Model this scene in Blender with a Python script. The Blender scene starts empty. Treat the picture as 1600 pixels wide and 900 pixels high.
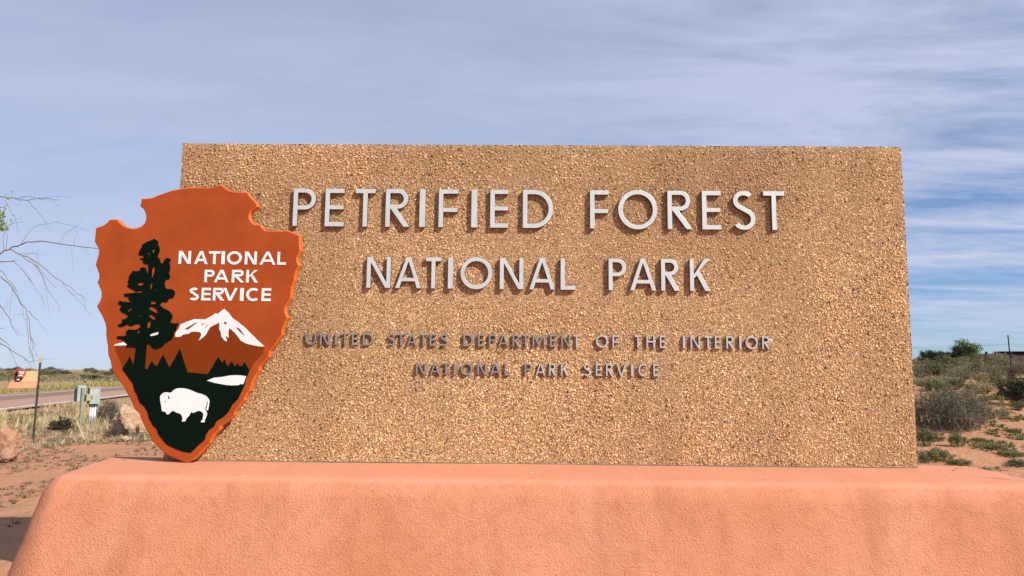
import bpy, bmesh, math, random
import numpy as np
from mathutils import Vector, Matrix, noise
R_ = math.radians
scene = bpy.context.scene
col = scene.collection

# ------------------------------------------------------------------ camera
F, YAW, PITCH, ROLL = 1097.03, -0.0119081, 0.1112058, 0.0086027
CAM = Vector((-0.1209, 0.0, 1.5))
_fw = Vector((math.sin(YAW)*math.cos(PITCH), math.cos(YAW)*math.cos(PITCH), math.sin(PITCH)))
_r = Vector((math.cos(YAW), -math.sin(YAW), 0)); _u = _r.cross(_fw)
_r2 = _r*math.cos(ROLL) + _u*math.sin(ROLL); _u2 = _u*math.cos(ROLL) - _r*math.sin(ROLL)
cd = bpy.data.cameras.new('camera'); cam = bpy.data.objects.new('camera', cd); col.objects.link(cam)
cd.sensor_width = 36; cd.lens = F/1600*36; cd.clip_start = .05; cd.clip_end = 12000
m3 = Matrix((_r2, _u2, -_fw)).transposed().to_4x4(); m3.translation = CAM
cam.matrix_world = m3
scene.camera = cam

def on_plane(px, py, Y):                 # where a sight line of the survey photograph meets the plane y = Y
    d = _fw + _r2*((px-800)/F) + _u2*((450-py)/F)
    return CAM + d*((Y-CAM.y)/d.y)

# ------------------------------------------------------------------ light and sky
SUN_DIR = Vector((2.95, -2.30, 2.95)).normalized()       # towards the sun
elev = math.asin(SUN_DIR.z); azim = math.atan2(SUN_DIR.x, SUN_DIR.y)
sl = bpy.data.lights.new('sun', 'SUN'); sl.energy = 5.0; sl.angle = R_(.53); sl.color = (1, .93, .82)
so = bpy.data.objects.new('sun', sl); col.objects.link(so)
so.rotation_euler = SUN_DIR.to_track_quat('Z', 'Y').to_euler()

scene.view_settings.view_transform = 'Standard'; scene.view_settings.look = 'None'
scene.view_settings.exposure = 0.45; scene.view_settings.gamma = 1

world = bpy.data.worlds.new('World'); scene.world = world; world.use_nodes = True

class NT:                                                  # small node-tree helper
    def __init__(s, tree):
        s.t = tree; s.t.nodes.clear()
    def n(s, typ, **kw):
        nd = s.t.nodes.new(typ)
        for k, v in kw.items():
            if k.startswith('i_'):
                key = k[2:]
                key = int(key) if key.isdigit() else key.replace('_', ' ')
                s.put(nd.inputs[key], v)
            else: setattr(nd, k, v)
        return nd
    def put(s, sock, v):
        if isinstance(v, bpy.types.NodeSocket): s.t.links.new(v, sock)
        elif isinstance(v, bpy.types.Node): s.t.links.new(v.outputs[0], sock)
        else:
            if hasattr(sock, 'default_value'):
                if sock.type == 'RGBA' and len(v) == 3: v = (*v, 1)
                sock.default_value = v
    def math(s, op, a, b=None, clamp=False):
        nd = s.t.nodes.new('ShaderNodeMath'); nd.operation = op; nd.use_clamp = clamp
        s.put(nd.inputs[0], a)
        if b is not None: s.put(nd.inputs[1], b)
        return nd.outputs[0]
    def vmath(s, op, a, b):
        nd = s.t.nodes.new('ShaderNodeVectorMath'); nd.operation = op
        s.put(nd.inputs[0], a); s.put(nd.inputs[1], b)
        return nd.outputs[0]
    def noise(s, vec, scale, detail=4, rough=.5, dist=0):
        nd = s.t.nodes.new('ShaderNodeTexNoise'); nd.inputs['Scale'].default_value = scale
        nd.inputs['Detail'].default_value = detail; nd.inputs['Roughness'].default_value = rough
        nd.inputs['Distortion'].default_value = dist
        s.put(nd.inputs['Vector'], vec); return nd.outputs[0]
    def ramp(s, fac, stops):
        nd = s.t.nodes.new('ShaderNodeValToRGB'); cr = nd.color_ramp
        while len(cr.elements) < len(stops): cr.elements.new(.5)
        for e, (p, c) in zip(cr.elements, stops):
            e.position = p; e.color = (c, c, c, 1) if isinstance(c, (int, float)) else (*c, 1)
        s.put(nd.inputs[0], fac); return nd.outputs[0]
    def mix(s, fac, a, b, mode='MIX'):
        nd = s.t.nodes.new('ShaderNodeMix'); nd.data_type = 'RGBA'; nd.blend_type = mode
        s.put(nd.inputs[0], fac); s.put(nd.inputs[6], a); s.put(nd.inputs[7], b)
        return nd.outputs[2]

def build_sky():
    w = NT(world.node_tree)
    sky = w.n('ShaderNodeTexSky'); sky.sky_type = 'NISHITA'; sky.sun_disc = False
    sky.sun_elevation = elev; sky.sun_rotation = azim; sky.altitude = 1700
    sky.air_density = 1.0; sky.dust_density = .3; sky.ozone_density = 1.6
    tc = w.n('ShaderNodeTexCoord')
    sep = w.n('ShaderNodeSeparateXYZ', i_0=tc.outputs['Generated'])
    z = w.math('MAXIMUM', sep.outputs[2], 0.0)
    zz = w.math('ADD', z, .06)
    px = w.math('DIVIDE', sep.outputs[0], zz); py = w.math('DIVIDE', sep.outputs[1], zz)
    p = w.n('ShaderNodeCombineXYZ', i_0=px, i_1=py, i_2=0.0).outputs[0]
    def stretched(rot, sx, sy, loc=0):
        mp = w.n('ShaderNodeMapping'); mp.inputs['Rotation'].default_value = (0, 0, R_(rot))
        mp.inputs['Scale'].default_value = (sx, sy, 1); mp.inputs['Location'].default_value = (loc, loc*.7, 0)
        w.put(mp.inputs['Vector'], p); return mp.outputs[0]
    broad = w.noise(stretched(-12, .30, .55, 3.1), 1, 3, .5, .3)
    wisp = w.noise(stretched(-14, .75, 2.1, 7.3), 1, 7, .62, .5)
    fine = w.noise(stretched(-24, 1.9, 4.6, 1.7), 1, 5, .6, .6)
    # the veil thickens to the west (left), where the sky is milky, and breaks into streaks to the east
    east = w.ramp(w.math('ADD', w.math('MULTIPLY', sep.outputs[0], .5), .5), [(.46, 0.0), (.76, 1.0)])
    s = w.math('ADD', w.math('MULTIPLY', wisp, .62), w.math('ADD', w.math('MULTIPLY', broad, .45), w.math('MULTIPLY', fine, .22)))
    streak = w.ramp(s, [(.52, 0.0), (.74, 1.0)])
    dens_e = w.math('ADD', w.math('MULTIPLY', streak, .95), .14)
    dens_e = w.math('MULTIPLY', dens_e, w.ramp(z, [(.0, .45), (.16, 1.0)]))
    dens_w = w.math('ADD', w.math('MULTIPLY', streak, .18), .68)
    dens = w.math('ADD', w.math('MULTIPLY', dens_e, east), w.math('MULTIPLY', dens_w, w.math('SUBTRACT', 1.0, east)), clamp=True)
    skyc = w.mix(1.0, sky.outputs[0], w.mix(w.ramp(z, [(.0, 0.0), (.35, 1.0)]), (.50, .72, 1.0), (.95, 1.10, 1.28)), 'MULTIPLY')
    cloud = w.mix(w.ramp(z, [(0.0, 0.0), (.5, 1.0)]), (5.8, 6.45, 8.2), (4.7, 5.3, 7.3))
    c = w.mix(dens, skyc, cloud)
    bg = w.n('ShaderNodeBackground', i_Color=c, i_Strength=.076)
    w.n('ShaderNodeOutputWorld', i_Surface=bg)
build_sky()

# ------------------------------------------------------------------ material helpers
def material(name, fn):
    m = bpy.data.materials.new(name); m.use_nodes = True
    t = NT(m.node_tree)
    bs = t.n('ShaderNodeBsdfPrincipled'); out = t.n('ShaderNodeOutputMaterial', i_Surface=bs.outputs[0])
    tc = t.n('ShaderNodeTexCoord')
    fn(t, bs, tc.outputs['Object'], out)
    return m
def bump(t, h, strength, dist):
    return t.n('ShaderNodeBump', i_Height=h, i_Strength=strength, i_Distance=dist).outputs[0]

def paint(rgb, rough=.4, var=.06, spec=.5, metal=0.0, coat=0.0):
    def fn(t, bs, o, out):
        nz = t.noise(o, 6, 5, .6)
        t.put(bs.inputs['Base Color'], t.mix(t.ramp(nz, [(.35, 0.0), (.65, 1.0)]), tuple(c*(1-var) for c in rgb), tuple(c*(1+var) for c in rgb)))
        t.put(bs.inputs['Roughness'], t.ramp(t.noise(o, 25, 4), [(.3, rough-.06), (.7, rough+.08)]))
        bs.inputs['Specular IOR Level'].default_value = spec; bs.inputs['Metallic'].default_value = metal
        bs.inputs['Coat Weight'].default_value = coat; bs.inputs['Coat Roughness'].default_value = .15
        t.put(bs.inputs['Normal'], bump(t, t.noise(o, 160, 3), .06, .002))
    return fn

def stucco(rgb, pale, stain):
    def fn(t, bs, o, out):
        a = t.noise(o, 1.3, 5, .6)
        c = t.mix(t.ramp(a, [(.35, 0.0), (.68, 1.0)]), rgb, pale)
        mp = t.n('ShaderNodeMapping'); mp.inputs['Scale'].default_value = (2.4, .55, .55); t.put(mp.inputs['Vector'], o)
        c = t.mix(t.math('MULTIPLY', t.ramp(t.noise(mp.outputs[0], 1.5, 5, .6, .4), [(.50, 0.0), (.72, 1.0)]), .42), c, stain)
        mott = t.noise(o, 16, 6, .7)
        c = t.mix(t.math('MULTIPLY', t.ramp(mott, [(.48, 0.0), (.70, 1.0)]), .34), c, stain)
        fine = t.noise(o, 120, 4, .7)
        c = t.mix(t.math('MULTIPLY', t.ramp(fine, [(.40, 1.0), (.50, 0.0)]), .34), c, stain)
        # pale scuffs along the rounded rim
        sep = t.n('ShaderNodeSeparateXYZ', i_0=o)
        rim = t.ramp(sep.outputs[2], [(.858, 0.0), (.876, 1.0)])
        c = t.mix(t.math('MULTIPLY', rim, .5), c, (.68, .29, .18))        # stronger light on the level top, painted in as a paler colour
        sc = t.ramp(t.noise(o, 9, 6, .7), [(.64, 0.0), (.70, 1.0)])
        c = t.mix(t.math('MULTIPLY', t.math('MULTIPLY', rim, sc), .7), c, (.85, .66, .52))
        ck = t.n('ShaderNodeTexVoronoi', i_Scale=2.1, feature='DISTANCE_TO_EDGE')
        t.put(ck.inputs['Vector'], t.vmath('ADD', o, t.n('ShaderNodeTexNoise', i_Scale=5.0, i_Detail=6.0).outputs['Color']))
        crack = t.math('MULTIPLY', t.ramp(ck.outputs[0], [(.0, 1.0), (.006, 0.0)]), t.ramp(t.noise(o, 2.3, 3), [(.54, 0.0), (.60, 1.0)]))
        c = t.mix(t.math('MULTIPLY', crack, .3), c, (.20, .075, .035))
        t.put(bs.inputs['Base Color'], c)
        bs.inputs['Roughness'].default_value = .92; bs.inputs['Specular IOR Level'].default_value = .2
        vo = t.n('ShaderNodeTexVoronoi', i_Scale=110.0); t.put(vo.inputs['Vector'], o)
        h = t.math('ADD', t.math('MULTIPLY', fine, .9), t.math('ADD', t.math('MULTIPLY', t.noise(o, 60, 3, .6), .35), t.math('MULTIPLY', vo.outputs[0], .45)))
        t.put(bs.inputs['Normal'], bump(t, h, .9, .0058))
    return fn

def mortar_fn(t, bs, o, out):
    c = t.mix(t.noise(o, 3, 5, .6), (.23, .135, .066), (.36, .215, .112))
    c = t.mix(t.math('MULTIPLY', t.ramp(t.noise(o, 60, 3), [(.5, 0.0), (.62, 1.0)]), .55), c, (.10, .05, .025))
    t.put(bs.inputs['Base Color'], c); bs.inputs['Roughness'].default_value = .95
    t.put(bs.inputs['Normal'], bump(t, t.noise(o, 150, 4), .8, .004))

def vcol_fn(rough=.8, rand=.0, trans=0.0, spec=.25):
    def fn(t, bs, o, out):
        at = t.n('ShaderNodeAttribute', attribute_name='col')
        c = at.outputs['Color']
        if rand:
            oi = t.n('ShaderNodeObjectInfo')
            v = t.math('ADD', t.math('MULTIPLY', oi.outputs['Random'], rand), 1-rand/2)
            c = t.mix(1.0, c, t.n('ShaderNodeCombineColor', i_0=v, i_1=v, i_2=v).outputs[0], 'MULTIPLY')
        t.put(bs.inputs['Base Color'], c)
        bs.inputs['Roughness'].default_value = rough; bs.inputs['Specular IOR Level'].default_value = spec
        if trans:
            tr = t.n('ShaderNodeBsdfTranslucent', i_Color=c)
            ms = t.n('ShaderNodeMixShader', i_0=trans, i_1=bs.outputs[0], i_2=tr.outputs[0])
            t.put(out.inputs['Surface'], ms.outputs[0])
    return fn

def metal_letter(rgb, rough):
    def fn(t, bs, o, out):
        mp = t.n('ShaderNodeMapping'); mp.inputs['Scale'].default_value = (1, 1, .15); t.put(mp.inputs['Vector'], o)
        n1 = t.noise(mp.outputs[0], 45, 5, .65)
        c = t.mix(t.ramp(n1, [(.35, 0.0), (.7, 1.0)]), tuple(x*.88 for x in rgb), rgb)
        c = t.mix(t.math('MULTIPLY', t.ramp(t.noise(o, 18, 5, .7), [(.56, 0.0), (.72, 1.0)]), .30), c, tuple(x*y for x, y in zip(rgb, (.62, .55, .48))))
        t.put(bs.inputs['Base Color'], c); bs.inputs['Metallic'].default_value = .25
        bs.inputs['Roughness'].default_value = rough
        t.put(bs.inputs['Normal'], bump(t, n1, .12, .002))
    return fn

def ground_fn(t, bs, o, out):
    a = t.noise(o, .35, 6, .62); b = t.noise(o, 2.2, 6, .65); c_ = t.noise(o, 11, 5, .7)
    c = t.mix(t.ramp(a, [(.38, 0.0), (.62, 1.0)]), (.44, .215, .118), (.39, .20, .11))
    litter = t.math('MULTIPLY', t.ramp(b, [(.50, 0.0), (.66, 1.0)]), .75)
    c = t.mix(litter, c, (.24, .165, .095))
    c = t.mix(t.math('MULTIPLY', t.ramp(c_, [(.56, 0.0), (.66, 1.0)]), .55), c, (.20, .115, .07))
    far = t.n('ShaderNodeSeparateXYZ', i_0=o)                # sparse dry growth tints the open range beyond the verge
    fld = t.math('MULTIPLY', t.ramp(t.math('MULTIPLY', far.outputs[1], .01), [(.16, 0.0), (.45, 1.0)]), t.ramp(a, [(.35, .9), (.62, .35)]))
    c = t.mix(fld, c, (.27, .215, .115))
    t.put(bs.inputs['Base Color'], c); bs.inputs['Roughness'].default_value = .97; bs.inputs['Specular IOR Level'].default_value = .1
    h = t.math('ADD', t.math('MULTIPLY', b, .9), t.math('ADD', t.math('MULTIPLY', c_, .35), t.math('MULTIPLY', t.noise(o, 45, 3), .10)))
    t.put(bs.inputs['Normal'], bump(t, h, .9, .09))

def asphalt_fn(a_, b_):
    def fn(t, bs, o, out):
        mp = t.n('ShaderNodeMapping'); mp.inputs['Rotation'].default_value = (0, 0, R_(-15.6)); mp.inputs['Scale'].default_value = (1.2, .05, 1); t.put(mp.inputs['Vector'], o)
        c = t.mix(t.noise(mp.outputs[0], 1.2, 5, .6), a_, b_)
        c = t.mix(t.math('MULTIPLY', t.noise(o, 60, 3), .25), c, (.08, .07, .065))
        t.put(bs.inputs['Base Color'], c); bs.inputs['Roughness'].default_value = .95; bs.inputs['Specular IOR Level'].default_value = .05
        t.put(bs.inputs['Normal'], bump(t, t.noise(o, 90, 3), .4, .01))
    return fn

def rock_fn(t, bs, o, out, lo=(.42, .20, .115), hi=(.50, .295, .18)):
    c = t.mix(t.ramp(t.noise(o, 3.5, 6, .65), [(.35, 0.0), (.65, 1.0)]), lo, hi)
    c = t.mix(t.math('MULTIPLY', t.ramp(t.noise(o, 9, 6, .7), [(.54, 0.0), (.68, 1.0)]), .7), c, (.17, .08, .05))
    c = t.mix(t.math('MULTIPLY', t.ramp(t.noise(o, 2.1, 4, .6), [(.56, 0.0), (.68, 1.0)]), .6), c, (.42, .37, .31))
    t.put(bs.inputs['Base Color'], c); bs.inputs['Roughness'].default_value = .95
    t.put(bs.inputs['Normal'], bump(t, t.math('ADD', t.noise(o, 12, 8, .72), t.math('MULTIPLY', t.noise(o, 55, 4, .7), .3)), 1.0, .06))

M = {
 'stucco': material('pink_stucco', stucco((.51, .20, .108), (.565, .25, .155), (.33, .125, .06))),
 'mortar': material('mortar', mortar_fn),
 'pebble': material('pebble', vcol_fn(.8, 0, 0, .15)),
 'alu': material('weathered_aluminium', metal_letter((.58, .60, .59), .42)),
 'alu_side': material('dark_letter_edge', metal_letter((.12, .075, .055), .6)),  # letter sides coloured darker than the faces
 'alu_mid': material('aluminium_mid', metal_letter((.48, .465, .46), .45)),
 'alu_dark': material('aluminium_dark', metal_letter((.27, .25, .245), .5)),  # small lines: dark tone for the left letters, mid tone for the right
 'orange': material('orange_paint', paint((.305, .056, .012), .42, .10, .13)),
  'orange_edge': material('bright_orange_edge', paint((.56, .12, .018), .45, .08, .3)),  # emblem edges coloured a brighter orange than its face
 'brown': material('brown_paint', paint((.17, .028, .002), .4, .05, .15)),
 'green': material('dark_green_paint', paint((.001, .006, .003), .45, .1, .06)),
 'white': material('white_paint', paint((.64, .665, .67), .42, .05)),
 'ground': material('red_sand', ground_fn),
 'asphalt': material('sunbleached_asphalt', asphalt_fn((.34, .215, .165), (.40, .265, .205))),
 'asphalt_dark': material('dark_asphalt', asphalt_fn((.20, .135, .11), (.26, .175, .14))),
 'line_white': material('road_paint_white', paint((.75, .73, .70), .7, .12)),
 'line_yellow': material('road_paint_yellow', paint((.62, .40, .16), .7, .12)),
 'veg': material('plant', vcol_fn(.75, .35, .22)),
 'twig': material('bare_twig', vcol_fn(.85, .2)),
 'rock': material('sandstone', rock_fn),
 'rock_tan': material('tan_sandstone', lambda *a: rock_fn(*a, (.46, .28, .165), (.57, .40, .265))),
 'post': material('green_steel_post', paint((.050, .046, .038), .7, .3, .2)),
 'post_tip': material('pale_post_tip', paint((.42, .35, .21), .7, .15, .2)),
 'wire': material('rusted_wire', paint((.10, .08, .07), .6, .2)),
 'box': material('pale_green_steel', paint((.29, .34, .33), .6, .14, .2)),
 'box_dark': material('dark_steel', paint((.03, .035, .04), .5, .1)),
 'box_tan': material('tan_steel', paint((.30, .27, .17), .6, .1)),
 'wood_green': material('green_timber', paint((.19, .22, .15), .85, .2, .1)),
 'galv': material('galvanised_steel', paint((.55, .57, .58), .35, .12, .5, .7)),
 'wall_dark': material('dark_fascia', paint((.018, .013, .012), .9, .2, .1)),
 'wall_red': material('red_wall', paint((.33, .20, .16), .9, .1)),
 'bark': material('bark', paint((.16, .12, .085), .9, .25)),
}

# ------------------------------------------------------------------ object helpers
def tag(o, label=None, cat=None, group=None, kind=None):
    if label: o['label'] = label
    if cat: o['category'] = cat
    if group: o['group'] = group
    if kind: o['kind'] = kind
    return o
def empty(name, loc, label, cat, group=None):
    o = bpy.data.objects.new(name, None); o.empty_display_size = .1
    o.location = loc; col.objects.link(o); return tag(o, label, cat, group)
def link(name, mesh, mat=None, parent=None, loc=None):
    o = bpy.data.objects.new(name, mesh); col.objects.link(o)
    if mat is not None:
        mesh.materials.clear(); mesh.materials.append(mat)
    if parent is not None: o.parent = parent
    if loc is not None: o.location = loc
    return o
def mesh_np(name, v, tris, colr=None, smooth=False):          # triangles from numpy arrays
    me = bpy.data.meshes.new(name)
    v = np.asarray(v, np.float32); tris = np.asarray(tris, np.int32)
    me.vertices.add(len(v)); me.vertices.foreach_set('co', v.ravel())
    n = len(tris); me.loops.add(n*3); me.polygons.add(n)
    me.loops.foreach_set('vertex_index', tris.ravel())
    me.polygons.foreach_set('loop_start', np.arange(0, n*3, 3, dtype=np.int32))
    me.polygons.foreach_set('loop_total', np.full(n, 3, np.int32))
    me.polygons.foreach_set('use_smooth', np.full(n, smooth, bool))
    if colr is not None:
        a = me.attributes.new('col', 'FLOAT_COLOR', 'POINT')
        c4 = np.ones((len(v), 4), np.float32); c4[:, :3] = colr
        a.data.foreach_set('color', c4.ravel())
    me.update(calc_edges=True); return me

class MB:                                                      # collects coloured triangles
    def __init__(s): s.v, s.f, s.c, s.n = [], [], [], 0
    def add(s, v, f, c):
        v = np.asarray(v, float); s.v.append(v); s.f.append(np.asarray(f, int)+s.n)
        c = np.asarray(c, float); s.c.append(np.broadcast_to(c, (len(v), 3)).copy()); s.n += len(v)
    def tube(s, pts, radii, c, k=4):
        pts = [np.asarray(p, float) for p in pts]; rings = []
        for i, p in enumerate(pts):
            t = pts[min(i+1, len(pts)-1)] - pts[max(i-1, 0)]; t = t/(np.linalg.norm(t)+1e-9)
            a = np.cross(t, [0, 0, 1.]) if abs(t[2]) < .95 else np.cross(t, [1., 0, 0]); a /= np.linalg.norm(a)
            b = np.cross(t, a)
            for j in range(k):
                w = 2*math.pi*j/k; rings.append(p + (a*math.cos(w)+b*math.sin(w))*radii[i])
        f = []
        for i in range(len(pts)-1):
            for j in range(k):
                p0, p1 = i*k+j, i*k+(j+1) % k; f += [(p0, p1, p1+k), (p0, p1+k, p0+k)]
        e = (len(pts)-1)*k
        for j in range(1, k-1): f += [(0, j+1, j), (e, e+j, e+j+1)]
        s.add(rings, f, c)
    def box(s, x0, x1, y0, y1, z0, z1, c=(1, 1, 1)):
        v = [(x, y, z) for z in (z0, z1) for y in (y0, y1) for x in (x0, x1)]
        q = [(0, 2, 3, 1), (4, 5, 7, 6), (0, 1, 5, 4), (2, 6, 7, 3), (0, 4, 6, 2), (1, 3, 7, 5)]
        s.add(v, [t for a, b, c_, d in q for t in ((a, b, c_), (a, c_, d))], c)
    def build(s, name, mat, parent=None, loc=None, smooth=False):
        return link(name, s.mesh(name, smooth), mat, parent, loc)
    def mesh(s, name, smooth=False):
        return mesh_np(name, np.vstack(s.v), np.vstack(s.f), np.vstack(s.c), smooth)
def bevel_box(name, x0, x1, y0, y1, z0, z1, b, mat, parent, seg=2):
    bm = bmesh.new(); bmesh.ops.create_cube(bm, size=1)
    for v in bm.verts: v.co = Vector(((x0+x1)/2+v.co.x*(x1-x0), (y0+y1)/2+v.co.y*(y1-y0), (z0+z1)/2+v.co.z*(z1-z0)))
    bmesh.ops.bevel(bm, geom=bm.edges[:], offset=b, segments=seg, affect='EDGES', profile=.5)
    me = bpy.data.meshes.new(name); bm.to_mesh(me); bm.free()
    return link(name, me, mat, parent)

def flat_shape(name, loops, depth, bevel, Y, mat, parent=None, res=1):
    """closed outlines (x, z) on the plane y = Y, raised towards the viewer by depth; inner loops are holes"""
    cu = bpy.data.curves.new(name, 'CURVE'); cu.dimensions = '2D'; cu.fill_mode = 'BOTH'
    cu.extrude = max(depth/2-bevel, 1e-4); cu.bevel_depth = bevel; cu.bevel_resolution = res; cu.offset = -bevel
    for lp in loops:
        sp = cu.splines.new('POLY'); sp.points.add(len(lp)-1); sp.use_cyclic_u = True
        for p, (x, z) in zip(sp.points, lp): p.co = (x, z, 0, 1)
    tmp = bpy.data.objects.new('tmp_curve', cu); col.objects.link(tmp)
    dg = bpy.context.evaluated_depsgraph_get()
    me = bpy.data.meshes.new_from_object(tmp.evaluated_get(dg))
    bpy.data.objects.remove(tmp); bpy.data.curves.remove(cu)
    me.name = name
    me.transform(Matrix(((1, 0, 0, 0), (0, 0, -1, Y-depth/2), (0, 1, 0, 0), (0, 0, 0, 1))))
    me.polygons.foreach_set('use_smooth', [False]*len(me.polygons))
    return link(name, me, mat, parent)

# ------------------------------------------------------------------ terrain
RXY = (np.array([-500, 7, 10, 12.9, 17, 21.8, 30, 50, 85, 150, 300, 1000, 3000]),
       np.array([0, 0, .12, .40, .72, 1.0, 1.12, 1.3, 2.1, 3.2, 5.6, 17, 48]))
LXY = (np.array([-500, 10, 16, 25, 37, 65, 120, 300, 1000, 3000]), np.array([0, 0, -.03, -.35, -.5, -.8, -1.5, -3.4, -10, -28]))
RC, RD = np.array([-28., 42.]), np.array([-.27, .963])
RN = np.array([RD[1], -RD[0]])                                # towards this side of the road
def road_dist(x, y): return (x-RC[0])*RN[0] + (y-RC[1])*RN[1]
def base_h(x, y):
    u = x/max(y, 4.0); t = min(max((u-.12)/.48, 0), 1); t = t*t*(3-2*t)
    r = np.interp(y, *RXY); l = np.interp(y, *LXY)
    return float(l + (r-l)*t)
def ground_z(x, y):
    z = base_h(x, y); d = abs(road_dist(x, y)); k = min(max((d-4.6)/3, 0), 1)
    near = math.hypot(x, y)
    n = noise.noise((x*.35, y*.35, 0))*.06 + noise.noise((x*1.3, y*1.3, 5))*.025 + noise.noise((x*3.1, y*3.1, 9))*.012
    n += noise.noise((x*.02, y*.02, 2))*.5*min(max((near-60)/100, 0), 1)
    return z + n*k - .05*(1-k)
def make_terrain():
    na = 420; radii = [0.4]
    while radii[-1] < 3200: radii.append(radii[-1]*1.045 + .01)
    vs, fs = [(0, 0, ground_z(0, 0))], []
    # denser in the half the photograph looks at
    th = [math.pi*2*i/na for i in range(na)]
    for r in radii:
        for a in th:
            x, y = r*math.sin(a), r*math.cos(a); vs.append((x, y, ground_z(x, y)))
    for j in range(na): fs.append((0, 1+(j+1) % na, 1+j))
    for i in range(len(radii)-1):
        b = 1+i*na
        for j in range(na):
            p, q = b+j, b+(j+1) % na; fs += [(p, q, q+na), (p, q+na, p+na)]
    o = link('ground', mesh_np('ground', vs, [f[::-1] for f in fs], None, True), M['ground'])
    tag(o, 'reddish sandy desert ground with sparse dry growth', 'ground', kind='structure')
make_terrain()

def strip(name, d0, d1, lift, mat, parent=None, s0=-110, s1=420, n=160):
    v, f = [], []
    for i in range(n+1):
        s = s0+(s1-s0)*i/n; c = RC+RD*s
        for d in (d0, d1):
            p = c+RN*d; v.append((p[0], p[1], base_h(c[0], c[1])+lift))
    for i in range(n): f += [(2*i, 2*i+1, 2*i+3), (2*i, 2*i+3, 2*i+2)]
    return link(name, mesh_np(name, v, f), mat, parent)
road = tag(strip('road', -4.9, 3.75, .022, M['asphalt']), 'two lane sun bleached asphalt road running past the sign', 'road', kind='structure')
strip('dark_lane', -4.2, -.12, .026, M['asphalt_dark'], road)
strip('edge_line', 3.15, 3.33, .030, M['line_white'], road)
strip('edge_line', -3.3, -3.12, .031, M['line_white'], road)
strip('centre_line', -.08, .10, .032, M['line_yellow'], road)

# ------------------------------------------------------------------ sign base (battered stucco plinth)
D = 4.5; HW = 2.369; ZB, ZT = .889, 2.954; TH = .20
def make_plinth(name, x0, x1, y0, y1, ztop, batter, back_batter, rr, mat, cell, wob, rfl=None, skew=0):
    """rounded battered block: rings of one rounded rectangle, top cap as a grid fan"""
    prof = []                                                # (inset from batter line, z)
    zs = np.linspace(-.15, ztop-rr, 26)
    for z in zs: prof.append(((ztop-z)*batter, z))
    for i in range(1, 9):
        a = i/8*math.pi/2
        prof.append(((rr*batter)*(1-math.sin(a)) - rr*(1-math.cos(a))*.9, ztop-rr+rr*math.sin(a)))
    rc = .07; rfl = rfl or rc
    per = []
    for cx_, cy_, a0 in ((x1-rc, y1-rc, 0), (x0+rc, y1-rc, 90), (x0+rfl, y0+rfl, 180), (x1-rc, y0+rc, 270)):
        e_ = rfl-rc if a0 == 180 else 0
        for i in range(13):
            a = R_(a0+i*90/12); per.append((cx_+math.cos(a)*e_, cy_+math.sin(a)*e_, math.cos(a), math.sin(a)))
    # resample long sides
    pts = []
    for i, p in enumerate(per):
        pts.append(p); q = per[(i+1) % len(per)]
        L = math.hypot(q[0]-p[0], q[1]-p[1])
        if L > .3:
            k = int(L/cell)
            for j in range(1, k): t = j/k; pts.append((p[0]+(q[0]-p[0])*t, p[1]+(q[1]-p[1])*t, p[2]*(1-t)+q[2]*t, p[3]*(1-t)+q[3]*t))
    if skew:                                                 # the left end is not quite square to the front
        pts = [(a+skew*(y1-b)/(y1-y0)*min(max((x0+.9-a)/.9, 0), 1), b, c, d) for a, b, c, d in pts]
    np_ = len(pts); vs, fs = [], []
    for off, z in prof:
        for cx_, cy_, nx, ny in pts:
            o_ = off*(back_batter if ny > .7 else 1) if off > 0 else off
            x, y = cx_+nx*(rc+o_), cy_+ny*(rc+o_)
            w = noise.noise((x*2.1, y*2.1, z*2.1))*wob + noise.noise((x*7, y*7, z*7+4))*wob*.3
            vs.append((x+nx*w, y+ny*w, z+w*.5))
    nr = len(prof)
    for i in range(nr-1):
        for j in range(np_):
            a, b = i*np_+j, i*np_+(j+1) % np_; fs += [(a, b, b+np_), (a, b+np_, a+np_)]
    prev = (nr-1)*np_; first = prev
    for f_ in (.12, .3, .55, .8, 1.0):                       # the flat top, ring by ring to a centre line
        cur = len(vs)
        for j in range(np_):
            x, y, z = vs[first+j]; mx = min(max(x, x0+.4), x1-.4); my = (y0+y1)/2
            px_, py_ = x+(mx-x)*f_, y+(my-y)*f_
            vs.append((px_, py_, ztop+.004*f_+noise.noise((px_*3, py_*3, 1))*wob*.3))
        for j in range(np_):
            a, b, c, d = prev+j, prev+(j+1) % np_, cur+j, cur+(j+1) % np_
            fs.append((a, b, d)); fs.append((a, d, c))
        prev = cur
    return link(name, mesh_np(name, vs, fs, None, True), mat)
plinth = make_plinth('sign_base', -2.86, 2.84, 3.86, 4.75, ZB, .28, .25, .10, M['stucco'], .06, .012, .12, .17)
tag(plinth, 'long pink stucco base with sloping sides under the big tan sign wall', 'sign base')

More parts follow.
